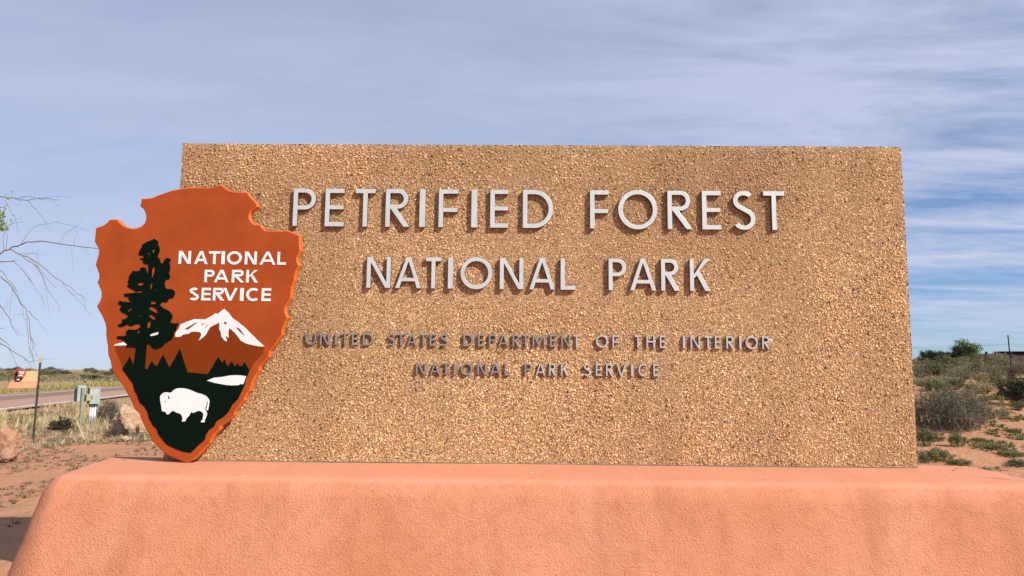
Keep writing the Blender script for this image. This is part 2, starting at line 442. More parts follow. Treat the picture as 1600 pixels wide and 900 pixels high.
# ------------------------------------------------------------------ sign wall with exposed aggregate
wall = empty('sign_wall', (0, D, ZB), 'large tan pebble-faced concrete sign wall carrying raised metal lettering', 'sign wall')
wall.location = (0, 0, 0)
slab = bevel_box('slab', -HW, HW, D, D+TH, ZB-.06, ZT, .012, M['mortar'], wall)
bevel_box('grimy_joint', -HW+.004, HW-.004, D-.007, D+.03, ZB-.01, ZB+.009, .003, M['bark'], wall)
def make_pebbles(seed=3):
    rng = np.random.default_rng(seed)
    sp = .0100
    P, N, E = [], [], []
    def face(o_, a, b, n, la, lb):
        na, nb = int(la/sp), int(lb/(sp*.866))
        ia, ib = np.meshgrid(np.arange(na), np.arange(nb))
        u = (ia+.5+(ib % 2)*.5-.25)*sp + rng.normal(0, sp*.22, ia.shape); v = (ib+.5)*sp*.866 + rng.normal(0, sp*.22, ia.shape)
        u = np.clip(u, .005, la-.005); v = np.clip(v, .005, lb-.005)
        p = o_ + u[..., None]*a + v[..., None]*b
        P.append(p.reshape(-1, 3)); N.append(np.broadcast_to(n, (na*nb, 3)))
    A = np.array
    face(A([-HW, D, ZB-.02]), A([1., 0, 0]), A([0, 0, 1.]), A([0, -1., 0]), 2*HW, ZT-ZB+.02)
    face(A([HW, D, ZB-.02]), A([0, 1., 0]), A([0, 0, 1.]), A([1., 0, 0]), TH, ZT-ZB+.02)
    face(A([-HW, D, ZB-.02]), A([0, 1., 0]), A([0, 0, 1.]), A([-1., 0, 0]), TH, ZT-ZB+.02)
    face(A([-HW, D, ZT]), A([1., 0, 0]), A([0, 1., 0]), A([0, 0, 1.]), 2*HW, TH)
    P = np.vstack(P); N = np.vstack(N); n = len(P)
    # how far the stones stand out: worn flatter round the two upper lines of lettering, rough lower down
    x, z = P[:, 0], P[:, 2]
    lf = np.array([noise.noise((a*1.1, b*1.1, 3.3)) for a, b in zip(x, z)])
    hf = np.array([noise.noise((a*4.0, b*4.0, 8.3)) for a, b in zip(x, z)])
    mid = np.exp(-((z-2.15)/.42)**2)*np.clip(1-np.abs(x)/2.3, 0, 1)
    rough = np.clip(.80-.50*mid+.6*lf+.45*hf, .10, 1.2)
    ax = np.cross(N, np.array([.3, .5, .81])); ax /= np.linalg.norm(ax, axis=1)[:, None]
    by = np.cross(N, ax)
    rot = rng.uniform(0, 2*math.pi, n); r = sp*rng.lognormal(-.57, .28, n); asp = rng.uniform(.65, 1.0, n)
    r = np.where(rng.random(n) < .02, r*1.5, r); r = np.minimum(r, .0115)
    flat = np.where(N[:, 1] < -.5, 1.0, .35)*np.where((np.abs(x) > HW-.03) | (z > ZT-.03), .4, 1)
    h = r*rng.uniform(.3, .68, n)*rough*flat
    tilt = rng.normal(0, .17, (n, 2))
    h = np.where(rng.random(n) < .02+.09*rough, -.004, h)              # stones that have dropped out leave pits
    verts = np.empty((n, 10, 3))
    ang = np.arange(5)*math.pi/2.5
    for k in range(5):
        j1 = rng.uniform(.85, 1.15, n); j2 = rng.uniform(.45, .75, n)
        for ring, (rad, ht) in enumerate(((r*j1, np.full(n, -.002)), (r*j2*j1, h*rng.uniform(.8, 1.1, n)))):
            c, s = np.cos(ang[k]), np.sin(ang[k])*asp
            uu = rad*(c*np.cos(rot)-s*np.sin(rot)); vv = rad*(c*np.sin(rot)+s*np.cos(rot))
            hh = ht + (0 if ring == 0 else 1)*(uu*tilt[:, 0]+vv*tilt[:, 1])
            verts[:, ring*5+k] = P + ax*uu[:, None] + by*vv[:, None] + N*hh[:, None]
    t = []
    for k in range(5):
        a, b = k, (k+1) % 5; t += [(a, b, b+5), (a, b+5, a+5)]
    t += [(5, 6, 7), (5, 7, 8), (5, 8, 9)]
    tris = (np.arange(n)[:, None, None]*10 + np.array(t)[None]).reshape(-1, 3)
    pal = np.array([(.60, .40, .205), (.52, .335, .165), (.65, .455, .27), (.57, .35, .20), (.40, .25, .115), (.10, .055, .03), (.76, .60, .41), (.22, .115, .06), (.42, .37, .33)])
    pr = np.array([.29, .26, .14, .12, .10, .05, .010, .045, .004])
    ci = rng.choice(len(pal), n, p=pr/pr.sum())
    c = pal[ci]*rng.uniform(.91, 1.09, n)[:, None]
    pink = np.clip(.30*mid+.9*np.clip(lf-.1, 0, 1), 0, .55)[:, None]*rng.uniform(.3, 1, n)[:, None]
    c = c*(1-pink) + np.array([.60, .31, .19])*pink
    big = np.array([noise.noise((a*.8+7, b*.9, 1.3)) + .5*noise.noise((a*2.3, b*1.1, 6.1)) for a, b in zip(x, z)])
    drip = np.array([noise.noise((a*9, b*.7, 2.2)) for a, b in zip(x, z)])
    c = c*(1.06+.34*np.clip(big, -.6, .5)+.16*np.clip(drip, -.5, .4))[:, None]
    # grey lichen flecks just under the top edge
    for lx in (-1.95, -1.28, -.95, -.9, -.2, .18, .33, .72, 1.33, 1.42, 1.44, 1.72):
        w = np.exp(-((x-lx)/.022)**2-((z-(ZT-.045))/.022)**2)[:, None]*rng.uniform(.2, 1, n)[:, None]
        c = c*(1-w) + np.array([.36, .37, .36])*w
    me = mesh_np('pebble_facing', verts.reshape(-1, 3), tris, np.repeat(c, 10, axis=0))
    o = link('pebble_facing', me, M['pebble'], wall); o['kind'] = 'stuff'
make_pebbles()

# ------------------------------------------------------------------ lettering: a geometric sans drawn as outlines
def arc(cx_, cy_, rx, ry, a0, a1, n=20):
    return [(cx_+rx*math.cos(R_(a0+(a1-a0)*i/n)), cy_+ry*math.sin(R_(a0+(a1-a0)*i/n))) for i in range(n+1)]
def thick(path, t):                                           # a stroke of width t round a centre line
    L, Rr = [], []
    for i, p in enumerate(path):
        a, b = path[max(i-1, 0)], path[min(i+1, len(path)-1)]
        dx, dy = b[0]-a[0], b[1]-a[1]; l = math.hypot(dx, dy); nx, ny = -dy/l*t/2, dx/l*t/2
        L.append((p[0]+nx, p[1]+ny)); Rr.append((p[0]-nx, p[1]-ny))
    return L+Rr[::-1]
def glyph(ch, w, t):
    """outline of a capital, cap height 1, width w, stroke t"""
    if ch == 'I': return [[(0, 0), (w, 0), (w, 1), (0, 1)]]
    if ch == 'E': return [[(0, 0), (w, 0), (w, t), (t, t), (t, .5-t*.42), (w*.97, .5-t*.42), (w*.97, .5+t*.5), (t, .5+t*.5), (t, 1-t), (w, 1-t), (w, 1), (0, 1)]]
    if ch == 'F': return [[(0, 0), (t, 0), (t, .45-t*.42), (w*.97, .45-t*.42), (w*.97, .45+t*.5), (t, .45+t*.5), (t, 1-t), (w, 1-t), (w, 1), (0, 1)]]
    if ch == 'L': return [[(0, 0), (w, 0), (w, t), (t, t), (t, 1), (0, 1)]]
    if ch == 'T': c = w/2; return [[(c-t/2, 0), (c+t/2, 0), (c+t/2, 1-t), (w, 1-t), (w, 1), (0, 1), (0, 1-t), (c-t/2, 1-t)]]
    if ch == 'H': return [[(0, 0), (t, 0), (t, .5-t*.45), (w-t, .5-t*.45), (w-t, 0), (w, 0), (w, 1), (w-t, 1), (w-t, .5+t*.5), (t, .5+t*.5), (t, 1), (0, 1)]]
    if ch == 'N':
        k = t*1.28
        return [[(0, 0), (t, 0), (t, 1-k*1.05), (w-k*.98, 0), (w, 0), (w, 1), (w-t, 1), (w-t, k*1.05), (k*.98, 1), (0, 1)]]
    if ch == 'M':
        k = t*1.15; c = w/2
        return [[(0, 0), (t, 0), (t+.02*w, .80), (c-t*.35, .12), (c+t*.35, .12), (w-t-.02*w, .80), (w-t, 0), (w, 0), (w-.03*w, 1), (w-k-.02*w, 1), (c, .40), (k+.02*w, 1), (.03*w, 1)]]
    if ch == 'A':
        c = w/2; k = t*1.06; hb, ht = .22, .22+t*.9
        fx = lambda y: c*y                                     # left outer edge of the sloping leg
        tp = t*.56
        def lo(y): return (c-tp)*y
        def li(y): return k+(c-k)*y/(1-k*.55)*.985
        return [[(0, 0), (k, 0), (li(hb), hb), (w-li(hb), hb), (w-k, 0), (w, 0), (w-lo(1), 1), (lo(1), 1)],
                [(li(ht), ht), (c-.004, min(.985-k*.95, .86)), (c+.004, min(.985-k*.95, .86)), (w-li(ht), ht)]]
    if ch == 'V':
        c = w/2; k = t*1.06; tp = t*.56
        return [[(c-tp, 0), (c+tp, 0), (w, 1), (w-k, 1), (c, t*1.25), (k, 1), (0, 1)]]
    if ch == 'K':
        return [[(0, 0), (t, 0), (t, .40), (t*1.75, .40+t*.70), (w-t*1.32, 0), (w, 0), (t*2.35, .56+t*.55), (w*.965, 1), (w*.965-t*1.34, 1), (t, .47+t*.3), (t, 1), (0, 1)]]
    if ch == 'O':
        return [arc(w/2, .5, w/2, .515, 0, 351, 39), arc(w/2, .5, w/2-t, .515-t, 0, 351, 39)]
    if ch == 'D':
        rx = min(w*.62, .5)
        out = [(0, 0), (w-rx, 0)]+arc(w-rx, .5, rx, .5, -90, 90, 24)[1:]+[(0, 1)]
        inn = [(t, t), (w-rx, t)]+arc(w-rx, .5, rx-t, .5-t, -90, 90, 24)[1:]+[(t, 1-t)]
        return [out, inn]
    if ch in 'PR':
        bh = .56 if ch == 'P' else .52; rx = min(bh/2, w*.6); ww = w if ch == 'P' else w*.93; y0 = 1-bh
        cyy = 1-bh/2
        inn = [(t, y0+t*.95), (ww-rx, y0+t*.95)]+arc(ww-rx, cyy, rx-t, bh/2-t*.95, -90, 90, 18)[1:]+[(t, 1-t*.95)]
        if ch == 'P':
            out = [(0, 0), (t, 0), (t, y0), (ww-rx, y0)]+arc(ww-rx, cyy, rx, bh/2, -90, 90, 18)[1:]+[(0, 1)]
        else:
            xa = t*1.15
            out = [(0, 0), (t, 0), (t, y0), (xa, y0), (w-t*1.3, 0), (w, 0), (xa+t*1.42, y0+.0)]
            out += [(max(ww-rx, xa+t*1.5), y0)]+arc(ww-rx, cyy, rx, bh/2, -90, 90, 18)[1:]+[(0, 1)]
        return [out, inn]
    if ch == 'S':
        r1, r2 = .245-t/2+.005, .275-t/2+.005; cw = w/2
        k1 = (w*.93-t)/2; k2 = (w-t)/2
        up = lambda o: arc(cw, 1-.245, k1+o, r1+o, 38, 248, 20)
        dn = lambda o: arc(cw, .275, k2+o, r2+o, 70, -145, 22)
        return [up(-t/2)+dn(t/2)+(up(t/2)+dn(-t/2))[::-1]]
    if ch == 'C':
        return [arc(w*.54, .5, w*.54-t, .515-t, 52, 308, 30)+arc(w*.54, .5, w*.54, .515, 50, 310, 34)[::-1]]
    if ch == 'U':
        r = w/2-t/2
        return [thick([(t/2, 1), (t/2, .7), (t/2, r+t/2+.01)]+arc(w/2, r+t/2, r, r, 180, 360, 20)[1:-1]+[(w-t/2, r+t/2+.01), (w-t/2, .7), (w-t/2, 1)], t)]
    raise KeyError(ch)
def word(text, spans, ylft, yrgt, Y, depth, bevel, stroke, mat, parent, side=None, name='letter'):
    """spans: left and right photo columns of each letter; ylft/yrgt: (top, bottom) rows at the ends of the line"""
    xa, xb = spans[0][0], spans[-1][1]
    for ch, (l, r) in zip(text, spans):
        k = ((l+r)/2-xa)/(xb-xa); top = ylft[0]+(yrgt[0]-ylft[0])*k; bot = ylft[1]+(yrgt[1]-ylft[1])*k
        a = on_plane(l, (top+bot)/2, Y-depth); b = on_plane(r, (top+bot)/2, Y-depth)
        z1 = on_plane((l+r)/2, top, Y-depth).z; z0 = on_plane((l+r)/2, bot, Y-depth).z
        h = z1-z0; w = (b.x-a.x)/h
        t = stroke if ch != 'I' else w
        loops = [[(a.x+x*h, z0+y*h) for x, y in lp] for lp in glyph(ch, w, t)]
        m_ = mat(k) if callable(mat) else mat
        ob = flat_shape(name, loops, depth, bevel, Y, m_, parent)
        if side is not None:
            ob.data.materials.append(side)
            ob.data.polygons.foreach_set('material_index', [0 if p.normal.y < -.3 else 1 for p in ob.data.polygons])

LINE1 = [(458, 493), (508, 537.5), (555, 586), (602.5, 640), (655.5, 664.5), (685.5, 715.5), (736.5, 745.5), (766, 794), (817, 864),
         (922, 951), (966, 1027), (1043, 1081.5), (1097, 1126.5), (1144.5, 1180), (1193, 1226)]
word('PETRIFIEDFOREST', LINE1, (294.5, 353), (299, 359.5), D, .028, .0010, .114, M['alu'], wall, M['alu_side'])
LINE2 = [(573, 610), (618, 658), (665, 689), (700, 707.5), (719.5, 769), (781, 817.5), (827, 867), (876, 899),
         (951, 978.5), (984.5, 1025), (1033, 1062), (1078, 1110)]
word('NATIONALPARK', LINE2, (401.5, 449.5), (405, 455), D, .028, .0010, .124, M['alu'], wall, M['alu_side'])
LINE3 = [(477, 494), (500, 515), (523.5, 527), (534, 544), (550, 559), (567, 583), (606, 617), (620.5, 633), (636, 651), (656, 667), (671.5, 681.5), (688, 700),
         (724, 739), (747, 757), (764, 776), (779, 794), (801, 812), (816, 827), (832, 852), (859.5, 869), (877, 891), (896, 906),
         (931, 950), (957, 967), (992, 1002), (1010, 1023), (1031, 1040.5), (1067, 1070.5), (1079, 1094), (1101, 1112), (1117, 1126.5), (1135, 1147), (1155, 1158.5), (1165, 1184), (1191, 1203)]
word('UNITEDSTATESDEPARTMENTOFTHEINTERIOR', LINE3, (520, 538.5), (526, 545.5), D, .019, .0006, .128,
     lambda k: M['alu_dark'] if k < .58 else M['alu_mid'], wall, M['alu_side'])
LINE4 = [(650, 665.5), (672, 687.5), (692, 702), (709, 712.5), (720, 738), (746, 760), (766, 782), (788.5, 796),
         (820, 831), (837, 852), (858, 869), (876.5, 888), (912, 923), (931, 940.5), (947, 958), (963, 979), (986, 989.5), (997.5, 1012), (1021, 1029.5)]
word('NATIONALPARKSERVICE', LINE4, (567, 585.5), (569, 588), D, .019, .0006, .128, lambda k: M['alu_dark'] if k < .50 else M['alu_mid'], wall, M['alu_side'])

# ------------------------------------------------------------------ arrowhead emblem
AY = D-.045                                                   # its back plane, on short standoffs
ATH = .056; AF = AY-ATH                                       # front face
def pp(pts, ox, oy, s): return [(ox+x/s, oy+y/s) for x, y in pts]
def onface(pts, Y=AF): return [(q.x, q.z) for q in (on_plane(x, y, Y) for x, y in pts)]
ZA = (140, 280, 8.889); ZBq = (310, 280, 8.889); ZC = (400, 370, 5.0); ZD = (290, 540, 4.739); ZF = (160, 540, 4.737); ZE = (140, 370, 5.0)
outline = (pp([(72, 770), (82, 670), (130, 655), (185, 637), (240, 595), (280, 553), (335, 552), (390, 553), (425, 600), (470, 640), (530, 665), (600, 680), (660, 670), (720, 645), (755, 610),
               (775, 560), (778, 500), (760, 440), (735, 405), (697, 375), (705, 330), (718, 262), (790, 262), (870, 250), (940, 220), (1040, 185), (1140, 150), (1260, 128), (1380, 112), (1500, 105)], *ZA)
  + pp([(95, 110), (130, 115), (200, 105), (260, 90), (320, 72), (350, 95), (390, 130), (440, 158), (500, 170), (580, 172), (680, 172), (715, 225), (760, 275), (815, 330), (830, 380), (785, 410), (735, 440),
        (712, 490), (712, 530), (735, 580), (775, 622), (830, 626), (870, 630), (890, 665), (930, 705), (970, 712), (1060, 712), (1150, 712), (1250, 708), (1330, 745), (1410, 780), (1412, 889)], *ZBq)
  + pp([(345, 60), (350, 108), (335, 135), (322, 165), (325, 195), (343, 225), (318, 265), (305, 310), (305, 340), (285, 385), (278, 430), (275, 480), (255, 510), (232, 545), (228, 580), (240, 615), (255, 632),
        (240, 655), (222, 690), (208, 730), (207, 765), (180, 800), (150, 845)], *ZC)
  + pp([(625, 40), (620, 85), (585, 120), (550, 160), (548, 185), (520, 225), (495, 275), (478, 335), (460, 352), (440, 385), (438, 405), (405, 440), (368, 490), (365, 515), (325, 550), (262, 595), (255, 620), (215, 660),
        (190, 700), (185, 720), (140, 765), (100, 812), (60, 848), (20, 864)], *ZD)
  + pp([(640, 866), (590, 860), (540, 838), (480, 811), (430, 775), (395, 735), (360, 705), (350, 665), (318, 625), (300, 580), (280, 540), (270, 505), (235, 470), (218, 435), (205, 400), (180, 355), (150, 300), (110, 245),
        (75, 195), (62, 150), (55, 110), (38, 70), (36, 0)], *ZF)
  + pp([(132, 820), (124, 770), (126, 720), (118, 675), (100, 630), (75, 585), (52, 542), (72, 510), (88, 470), (88, 430), (72, 390), (57, 352), (70, 325), (70, 290), (55, 250), (42, 215), (55, 175), (68, 130), (68, 95), (48, 60), (35, 35)], *ZE))
emblem = empty('arrowhead_emblem', (0, 0, 0), 'large orange arrowhead-shaped emblem sign with pine, snowy peak and white bison', 'emblem sign')
ah = flat_shape('arrowhead', [onface(outline)], ATH, .010, AY, M['orange'], emblem, 3)
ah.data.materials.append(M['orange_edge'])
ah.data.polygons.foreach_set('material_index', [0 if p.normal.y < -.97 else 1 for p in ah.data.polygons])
for px, py in ((300, 420), (400, 420), (330, 560)):
    q = on_plane(px, py, AY); bk = MB(); bk.tube([(q.x, AY-.002, q.z), (q.x, D+.002, q.z)], [.018, .018], (1, 1, 1), 10); bk.build('standoff', M['box_dark'], emblem)
def graphic(name, loops, lift, mat): return flat_shape(name, [onface(l) for l in loops], lift+.002, .0003, AF+.002, mat, emblem)
def jag(pts, amp=.7, step=2.6):                               # ragged conifer edges
    out = []
    for (x0, y0), (x1, y1) in zip(pts, pts[1:]):
        L = math.hypot(x1-x0, y1-y0); k = max(1, int(L/step)); sgn = 1 if x1 > x0 else -1
        for i in range(k):
            t = i/k; out.append((x0+(x1-x0)*t, y0+(y1-y0)*t))
            if k > 1: t2 = (i+.55)/k; out.append((x0+(x1-x0)*t2 + (amp if (y1 > y0) else -amp)*.8, y0+(y1-y0)*t2))
    out.append(pts[-1]); return out
graphic('foothills', [[(179.5, 541.5), (215, 542), (232, 537), (262, 530), (277, 520), (300, 508), (322, 503), (343, 493), (350, 488), (365, 504), (385, 524), (408, 540)]
   + pp([(1275, 40), (1240, 150), (1180, 210), (1090, 310), (1060, 390), (1020, 420)], 300, 540, 11.25) + [(375, 585), (330, 592), (250, 592), (203, 586), (192, 576), (187.5, 563), (183, 553)]], .0010, M['brown'])
S2 = (265, 475, 10.0)
graphic('snow_peak', [pp(l, *S2) for l in (
   [(85, 510), (100, 440), (150, 380), (170, 320), (270, 275), (390, 235), (560, 240), (640, 195), (720, 145), (755, 155), (800, 115), (855, 75), (930, 145), (990, 225), (1050, 265), (1170, 360), (1270, 460), (1370, 560), (1480, 660),
    (1440, 668), (1330, 650), (1200, 620), (1110, 570), (1060, 500), (1020, 450), (940, 380), (925, 400), (920, 480), (930, 530), (905, 515), (880, 500), (875, 520), (895, 545), (895, 585), (860, 570), (810, 510), (800, 440), (775, 390),
    (780, 290), (720, 320), (640, 360), (610, 400), (575, 470), (540, 510), (455, 572), (480, 520), (500, 480), (480, 440), (400, 430), (340, 435), (300, 465), (215, 478), (170, 512), (100, 515)],
   [(230, 395), (290, 400), (440, 285), (400, 295)], [(485, 335), (515, 330), (550, 298), (530, 302)], [(545, 380), (565, 370), (605, 322), (590, 325)], [(845, 310), (865, 265), (905, 315)],
   [(1035, 335), (1060, 375), (1095, 385), (1175, 495), (1160, 490), (1095, 435), (1050, 385)], [(1262, 505), (1285, 530), (1270, 530)])], .0020, M['white'])
S8 = (170, 470, 7.5); S7 = (170, 365, 7.5)
graphic('snow_patch', [pp([(65, 515), (110, 500), (175, 485), (215, 515), (190, 522), (70, 525)], *S8)], .0020, M['white'])
SH = (300, 540, 11.25)
green_loop = (pp([(150, 175), (185, 225), (225, 280), (240, 335), (262, 375), (275, 420), (310, 450), (335, 490), (345, 535), (370, 585), (405, 620), (415, 655), (440, 690), (480, 735), (540, 765), (590, 782), (640, 793)], *ZF)
   + pp([(40, 793), (90, 745), (145, 695), (150, 665), (175, 625), (210, 600), (230, 560), (290, 520), (320, 490), (345, 440), (390, 395), (415, 340), (440, 290), (450, 240), (475, 185)], *ZD)
   + jag(pp([(475, 180), (455, 150), (436, 118), (420, 150), (400, 152), (385, 128), (370, 152), (362, 150), (345, 112), (325, 140), (315, 155), (300, 130), (290, 98), (275, 125), (268, 125), (245, 82), (225, 110), (205, 145), (185, 180), (162, 212)], *ZD)[::1], .5)
   + pp([(80, 203), (0, 195)], *ZD)
   + jag(pp([(632, 190), (610, 130), (595, 80), (575, 20), (555, 60), (530, 105), (498, 160), (478, 125), (452, 65), (430, 100), (405, 150), (390, 145), (368, 115), (350, 140), (335, 172)], *ZF), .6)
   + pp([(320, 172), (240, 152)], *ZF) + jag(pp([(235, 150), (220, 115), (202, 78), (185, 115), (152, 162)], *ZF), .5))
graphic('meadow', [green_loop], .0030, M['green'])
graphic('lake', [pp([(265, 615), (390, 565), (550, 548), (660, 525), (780, 520), (880, 525), (955, 538), (935, 600), (905, 680), (860, 675), (820, 695), (700, 700), (590, 690), (400, 655)], *SH)], .0040, M['white'])
BI = (240, 590, 11.25)
graphic('bison', [pp(l, *BI) for l in (
   [(120, 400), (118, 340), (135, 300), (170, 270), (220, 255), (265, 262), (310, 265), (350, 225), (395, 195), (450, 185), (540, 187), (620, 205), (700, 238), (790, 275), (860, 290), (930, 325), (975, 375), (988, 420), (978, 490), (962, 570), (935, 578),
    (930, 560), (945, 500), (960, 430), (952, 405), (942, 450), (927, 500), (912, 545), (918, 575), (940, 610), (945, 650), (925, 700), (905, 750), (900, 785), (835, 785), (840, 760), (865, 735), (875, 680), (880, 640), (850, 600), (800, 580), (750, 600), (700, 622),
    (670, 605), (655, 620), (630, 670), (580, 720), (560, 770), (500, 770), (505, 745), (515, 735), (505, 680), (480, 640), (400, 610), (340, 582), (310, 605), (270, 645), (240, 648), (210, 600), (155, 590), (145, 560), (140, 500)],
   [(268, 315), (285, 345), (282, 378), (268, 378), (255, 350)], [(188, 422), (205, 412), (222, 422), (205, 431)])], .0040, M['white'])
tree_loops = [
   pp([(395, 130), (450, 95), (500, 80), (530, 60), (560, 75), (585, 100), (575, 125), (595, 160), (598, 200), (585, 240), (572, 270), (595, 295), (610, 345), (635, 350), (660, 300), (690, 285), (728, 295), (720, 330), (712, 345), (722, 390), (715, 440),
       (705, 460), (722, 500), (710, 535), (670, 540), (658, 575), (662, 630), (680, 650), (735, 648), (775, 675), (778, 710), (755, 755), (700, 765), (695, 790), (680, 810), (650, 800)], *S7)
 + pp([(610, 27), (605, 55), (640, 85), (710, 120), (750, 175), (740, 215), (720, 250), (760, 265), (820, 262), (815, 290), (795, 310), (790, 350), (765, 375), (762, 410), (740, 455), (700, 480), (665, 495), (630, 540), (570, 568), (520, 562), (500, 530), (475, 510), (448, 508),
       (440, 600), (432, 700), (425, 800), (430, 850), (285, 850), (300, 720), (320, 560), (315, 550), (250, 545), (195, 540), (230, 515), (200, 490), (180, 465), (150, 452), (105, 445), (95, 425), (120, 412), (170, 415), (210, 405), (205, 360),
       (235, 335), (290, 340), (340, 335), (370, 310), (378, 285), (350, 270), (310, 275), (275, 300), (245, 292), (215, 275), (190, 295), (150, 308), (110, 300), (110, 280), (150, 265), (165, 240), (158, 220), (200, 210), (235, 180), (210, 160), (150, 128), (130, 95), (155, 60), (120, 45), (115, 15)], *S8)
 + pp([(130, 787), (165, 797), (240, 803), (272, 797), (240, 775), (235, 745), (185, 735), (185, 705), (240, 700), (320, 692), (380, 692), (415, 685), (380, 670), (320, 680), (300, 665), (270, 650), (235, 630), (215, 615), (240, 590), (225, 565), (240, 530), (240, 500), (265, 465), (290, 435),
       (320, 440), (370, 435), (375, 400), (410, 395), (435, 405), (445, 440), (455, 470), (462, 470), (470, 420), (470, 390), (455, 350), (440, 358), (410, 350), (400, 310), (365, 295), (410, 280), (415, 262), (355, 250), (355, 220), (375, 180), (395, 150)], *S7)]
for l in ([(515, 195), (535, 180), (545, 190), (530, 225), (518, 228)], [(460, 230), (472, 222), (485, 235), (475, 250), (460, 245)], [(458, 278), (472, 270), (482, 280), (468, 290)], [(520, 390), (545, 395), (545, 430), (525, 500), (508, 515), (508, 440)],
          [(340, 590), (370, 575), (412, 575), (405, 600), (370, 610), (345, 605)], [(500, 580), (517, 580), (510, 640), (492, 655), (488, 630)], [(540, 658), (560, 650), (578, 658), (560, 667)], [(585, 482), (615, 470), (592, 492)], [(585, 522), (615, 510), (592, 532)]):
    tree_loops.append(pp(l, *S7))
for l in ([(488, 10), (530, 8), (565, 15), (545, 40), (500, 38)], [(475, 75), (510, 70), (560, 95), (580, 130), (565, 148), (520, 120), (480, 100)], [(475, 165), (500, 160), (545, 190), (555, 215), (530, 222), (480, 190)], [(460, 250), (490, 240), (500, 260), (480, 320), (455, 320), (455, 290)],
          [(345, 180), (365, 172), (382, 182), (365, 192)], [(335, 370), (360, 345), (375, 360), (350, 382)], [(220, 120), (270, 85), (280, 92), (240, 125)], [(482, 400), (510, 385), (588, 363), (580, 395), (500, 415)]):
    tree_loops.append(pp(l, *S8))
graphic('pine_silhouette', tree_loops, .0044, M['green'])
graphic('snow_patch', [pp([(478, 404), (508, 382), (592, 360), (584, 398), (500, 419)], *S8)], .0028, M['white'])
for txt, spans, a, b in (('NATIONAL', [(279, 298), (303.5, 324.5), (326, 343.6), (345.7, 351), (354.6, 377.6), (382.3, 401), (405.5, 430.5), (433.2, 446.7)], (392, 412.3), (393.5, 413.8)),
                         ('PARK', [(319.3, 334.7), (334.5, 357.3), (362, 381.6), (384.5, 403.3)], (421.5, 441), (421.8, 441.8)),
                         ('SERVICE', [(295.3, 310.7), (314.5, 329), (332.5, 350.5), (348.3, 370.7), (374.8, 380.4), (384.5, 405.5), (408.5, 423)], (449.4, 469.3), (450.4, 470.6))):
    word(txt, spans, a, b, AF+.002, .0055, .0003, .198, M['white'], emblem)

# ------------------------------------------------------------------ plants: generators
def shade(rng, c, n=1, v=.3): return np.array(c)[None]*rng.uniform(1-v, 1+v, (n, 1))*rng.uniform(.93, 1.07, (n, 3))
def leaves(mb, rng, pts, size, c, elong=2.2, upb=.3, v=.35):
    n = len(pts)
    d = rng.normal(0, 1, (n, 3)); d[:, 2] += upb; d /= np.linalg.norm(d, axis=1)[:, None]
    e = np.cross(d, rng.normal(0, 1, (n, 3))); e /= np.linalg.norm(e, axis=1)[:, None]+1e-9
    s = size*rng.uniform(.6, 1.4, n)[:, None]
    q = np.stack([pts-e*s*.0, pts+d*s*elong*.5+e*s*.5, pts+d*s*elong, pts+d*s*elong*.5-e*s*.5], 1).reshape(-1, 3)
    b = np.arange(n)[:, None]*4
    f = np.concatenate([b+[[0, 1, 2]], b+[[0, 2, 3]]], 1).reshape(-1, 3)
    mb.add(q, f, np.repeat(shade(rng, c, n, v), 4, 0))
def bush(seed, w, h, nst, nleaf, leaf, leafc, stemc, stem_r=.006, base=.12, twigs=4, elong=2.2, fill=.45):
    """half-dome of forking stems from one crown; returns (stem builder, leaf builder)"""
    rng = np.random.default_rng(seed); st, lf = MB(), MB(); tips = []
    for i in range(nst):
        a = rng.uniform(0, 2*math.pi); rad = math.sqrt(rng.uniform(0, 1))
        lump = 1+.22*math.sin(3*a+seed)+.14*math.sin(7*a+seed*2)
        tip = np.array([math.cos(a)*rad*w*.5*lump, math.sin(a)*rad*w*.5*lump, h*(math.sqrt(max(0, 1-rad**2*.85))*rng.uniform(.7, 1.05))])
        b0 = np.array([tip[0]*base, tip[1]*base, 0])+rng.normal(0, .02, 3)*[1, 1, 0]
        m1 = b0*.7+tip*.3+np.array([0, 0, h*.10])+rng.normal(0, .05*w, 3)*[1, 1, .4]
        m2 = b0*.32+tip*.68+np.array([0, 0, h*.08])+rng.normal(0, .05*w, 3)*[1, 1, .4]
        cc = shade(rng, stemc, 1, .3)[0]
        st.tube([b0, m1, m2, tip], [stem_r*1.6, stem_r*1.2, stem_r*.8, stem_r*.3], cc, 3)
        segs = [(m1, m2), (m2, tip)]
        for k in range(twigs):
            s0, s1 = segs[k % 2]; t = rng.uniform(.1, .95); p = s0+(s1-s0)*t
            dv = rng.normal(0, 1, 3); dv[2] = abs(dv[2])*.7+.1; dv /= np.linalg.norm(dv)
            q = p+dv*rng.uniform(.10, .26)*max(w, h)*.55; q[2] = max(q[2], .01)
            mid = (p+q)/2+rng.normal(0, .015*w, 3)
            st.tube([p, mid, q], [stem_r*.6, stem_r*.45, stem_r*.2], cc, 3); tips.append((p, q))
        tips.append((m2, tip))
    if nleaf:
        ids = rng.integers(0, len(tips), nleaf)
        P0 = np.array([t[0] for t in tips])[ids]; P1 = np.array([t[1] for t in tips])[ids]
        t = rng.uniform(1-fill*1.6, 1.05, nleaf)[:, None]
        pts = P0+(P1-P0)*t+rng.normal(0, leaf*.9, (nleaf, 3)); pts[:, 2] = np.maximum(pts[:, 2], .01)
        leaves(lf, rng, pts, leaf, leafc, elong, .4, .5)
    return st, lf
def join(*mbs):
    m = MB()
    for b in mbs:
        for v, f, c in zip(b.v, b.f, b.c):
            lo = f.min(); m.add(v, f-lo, c)
    return m
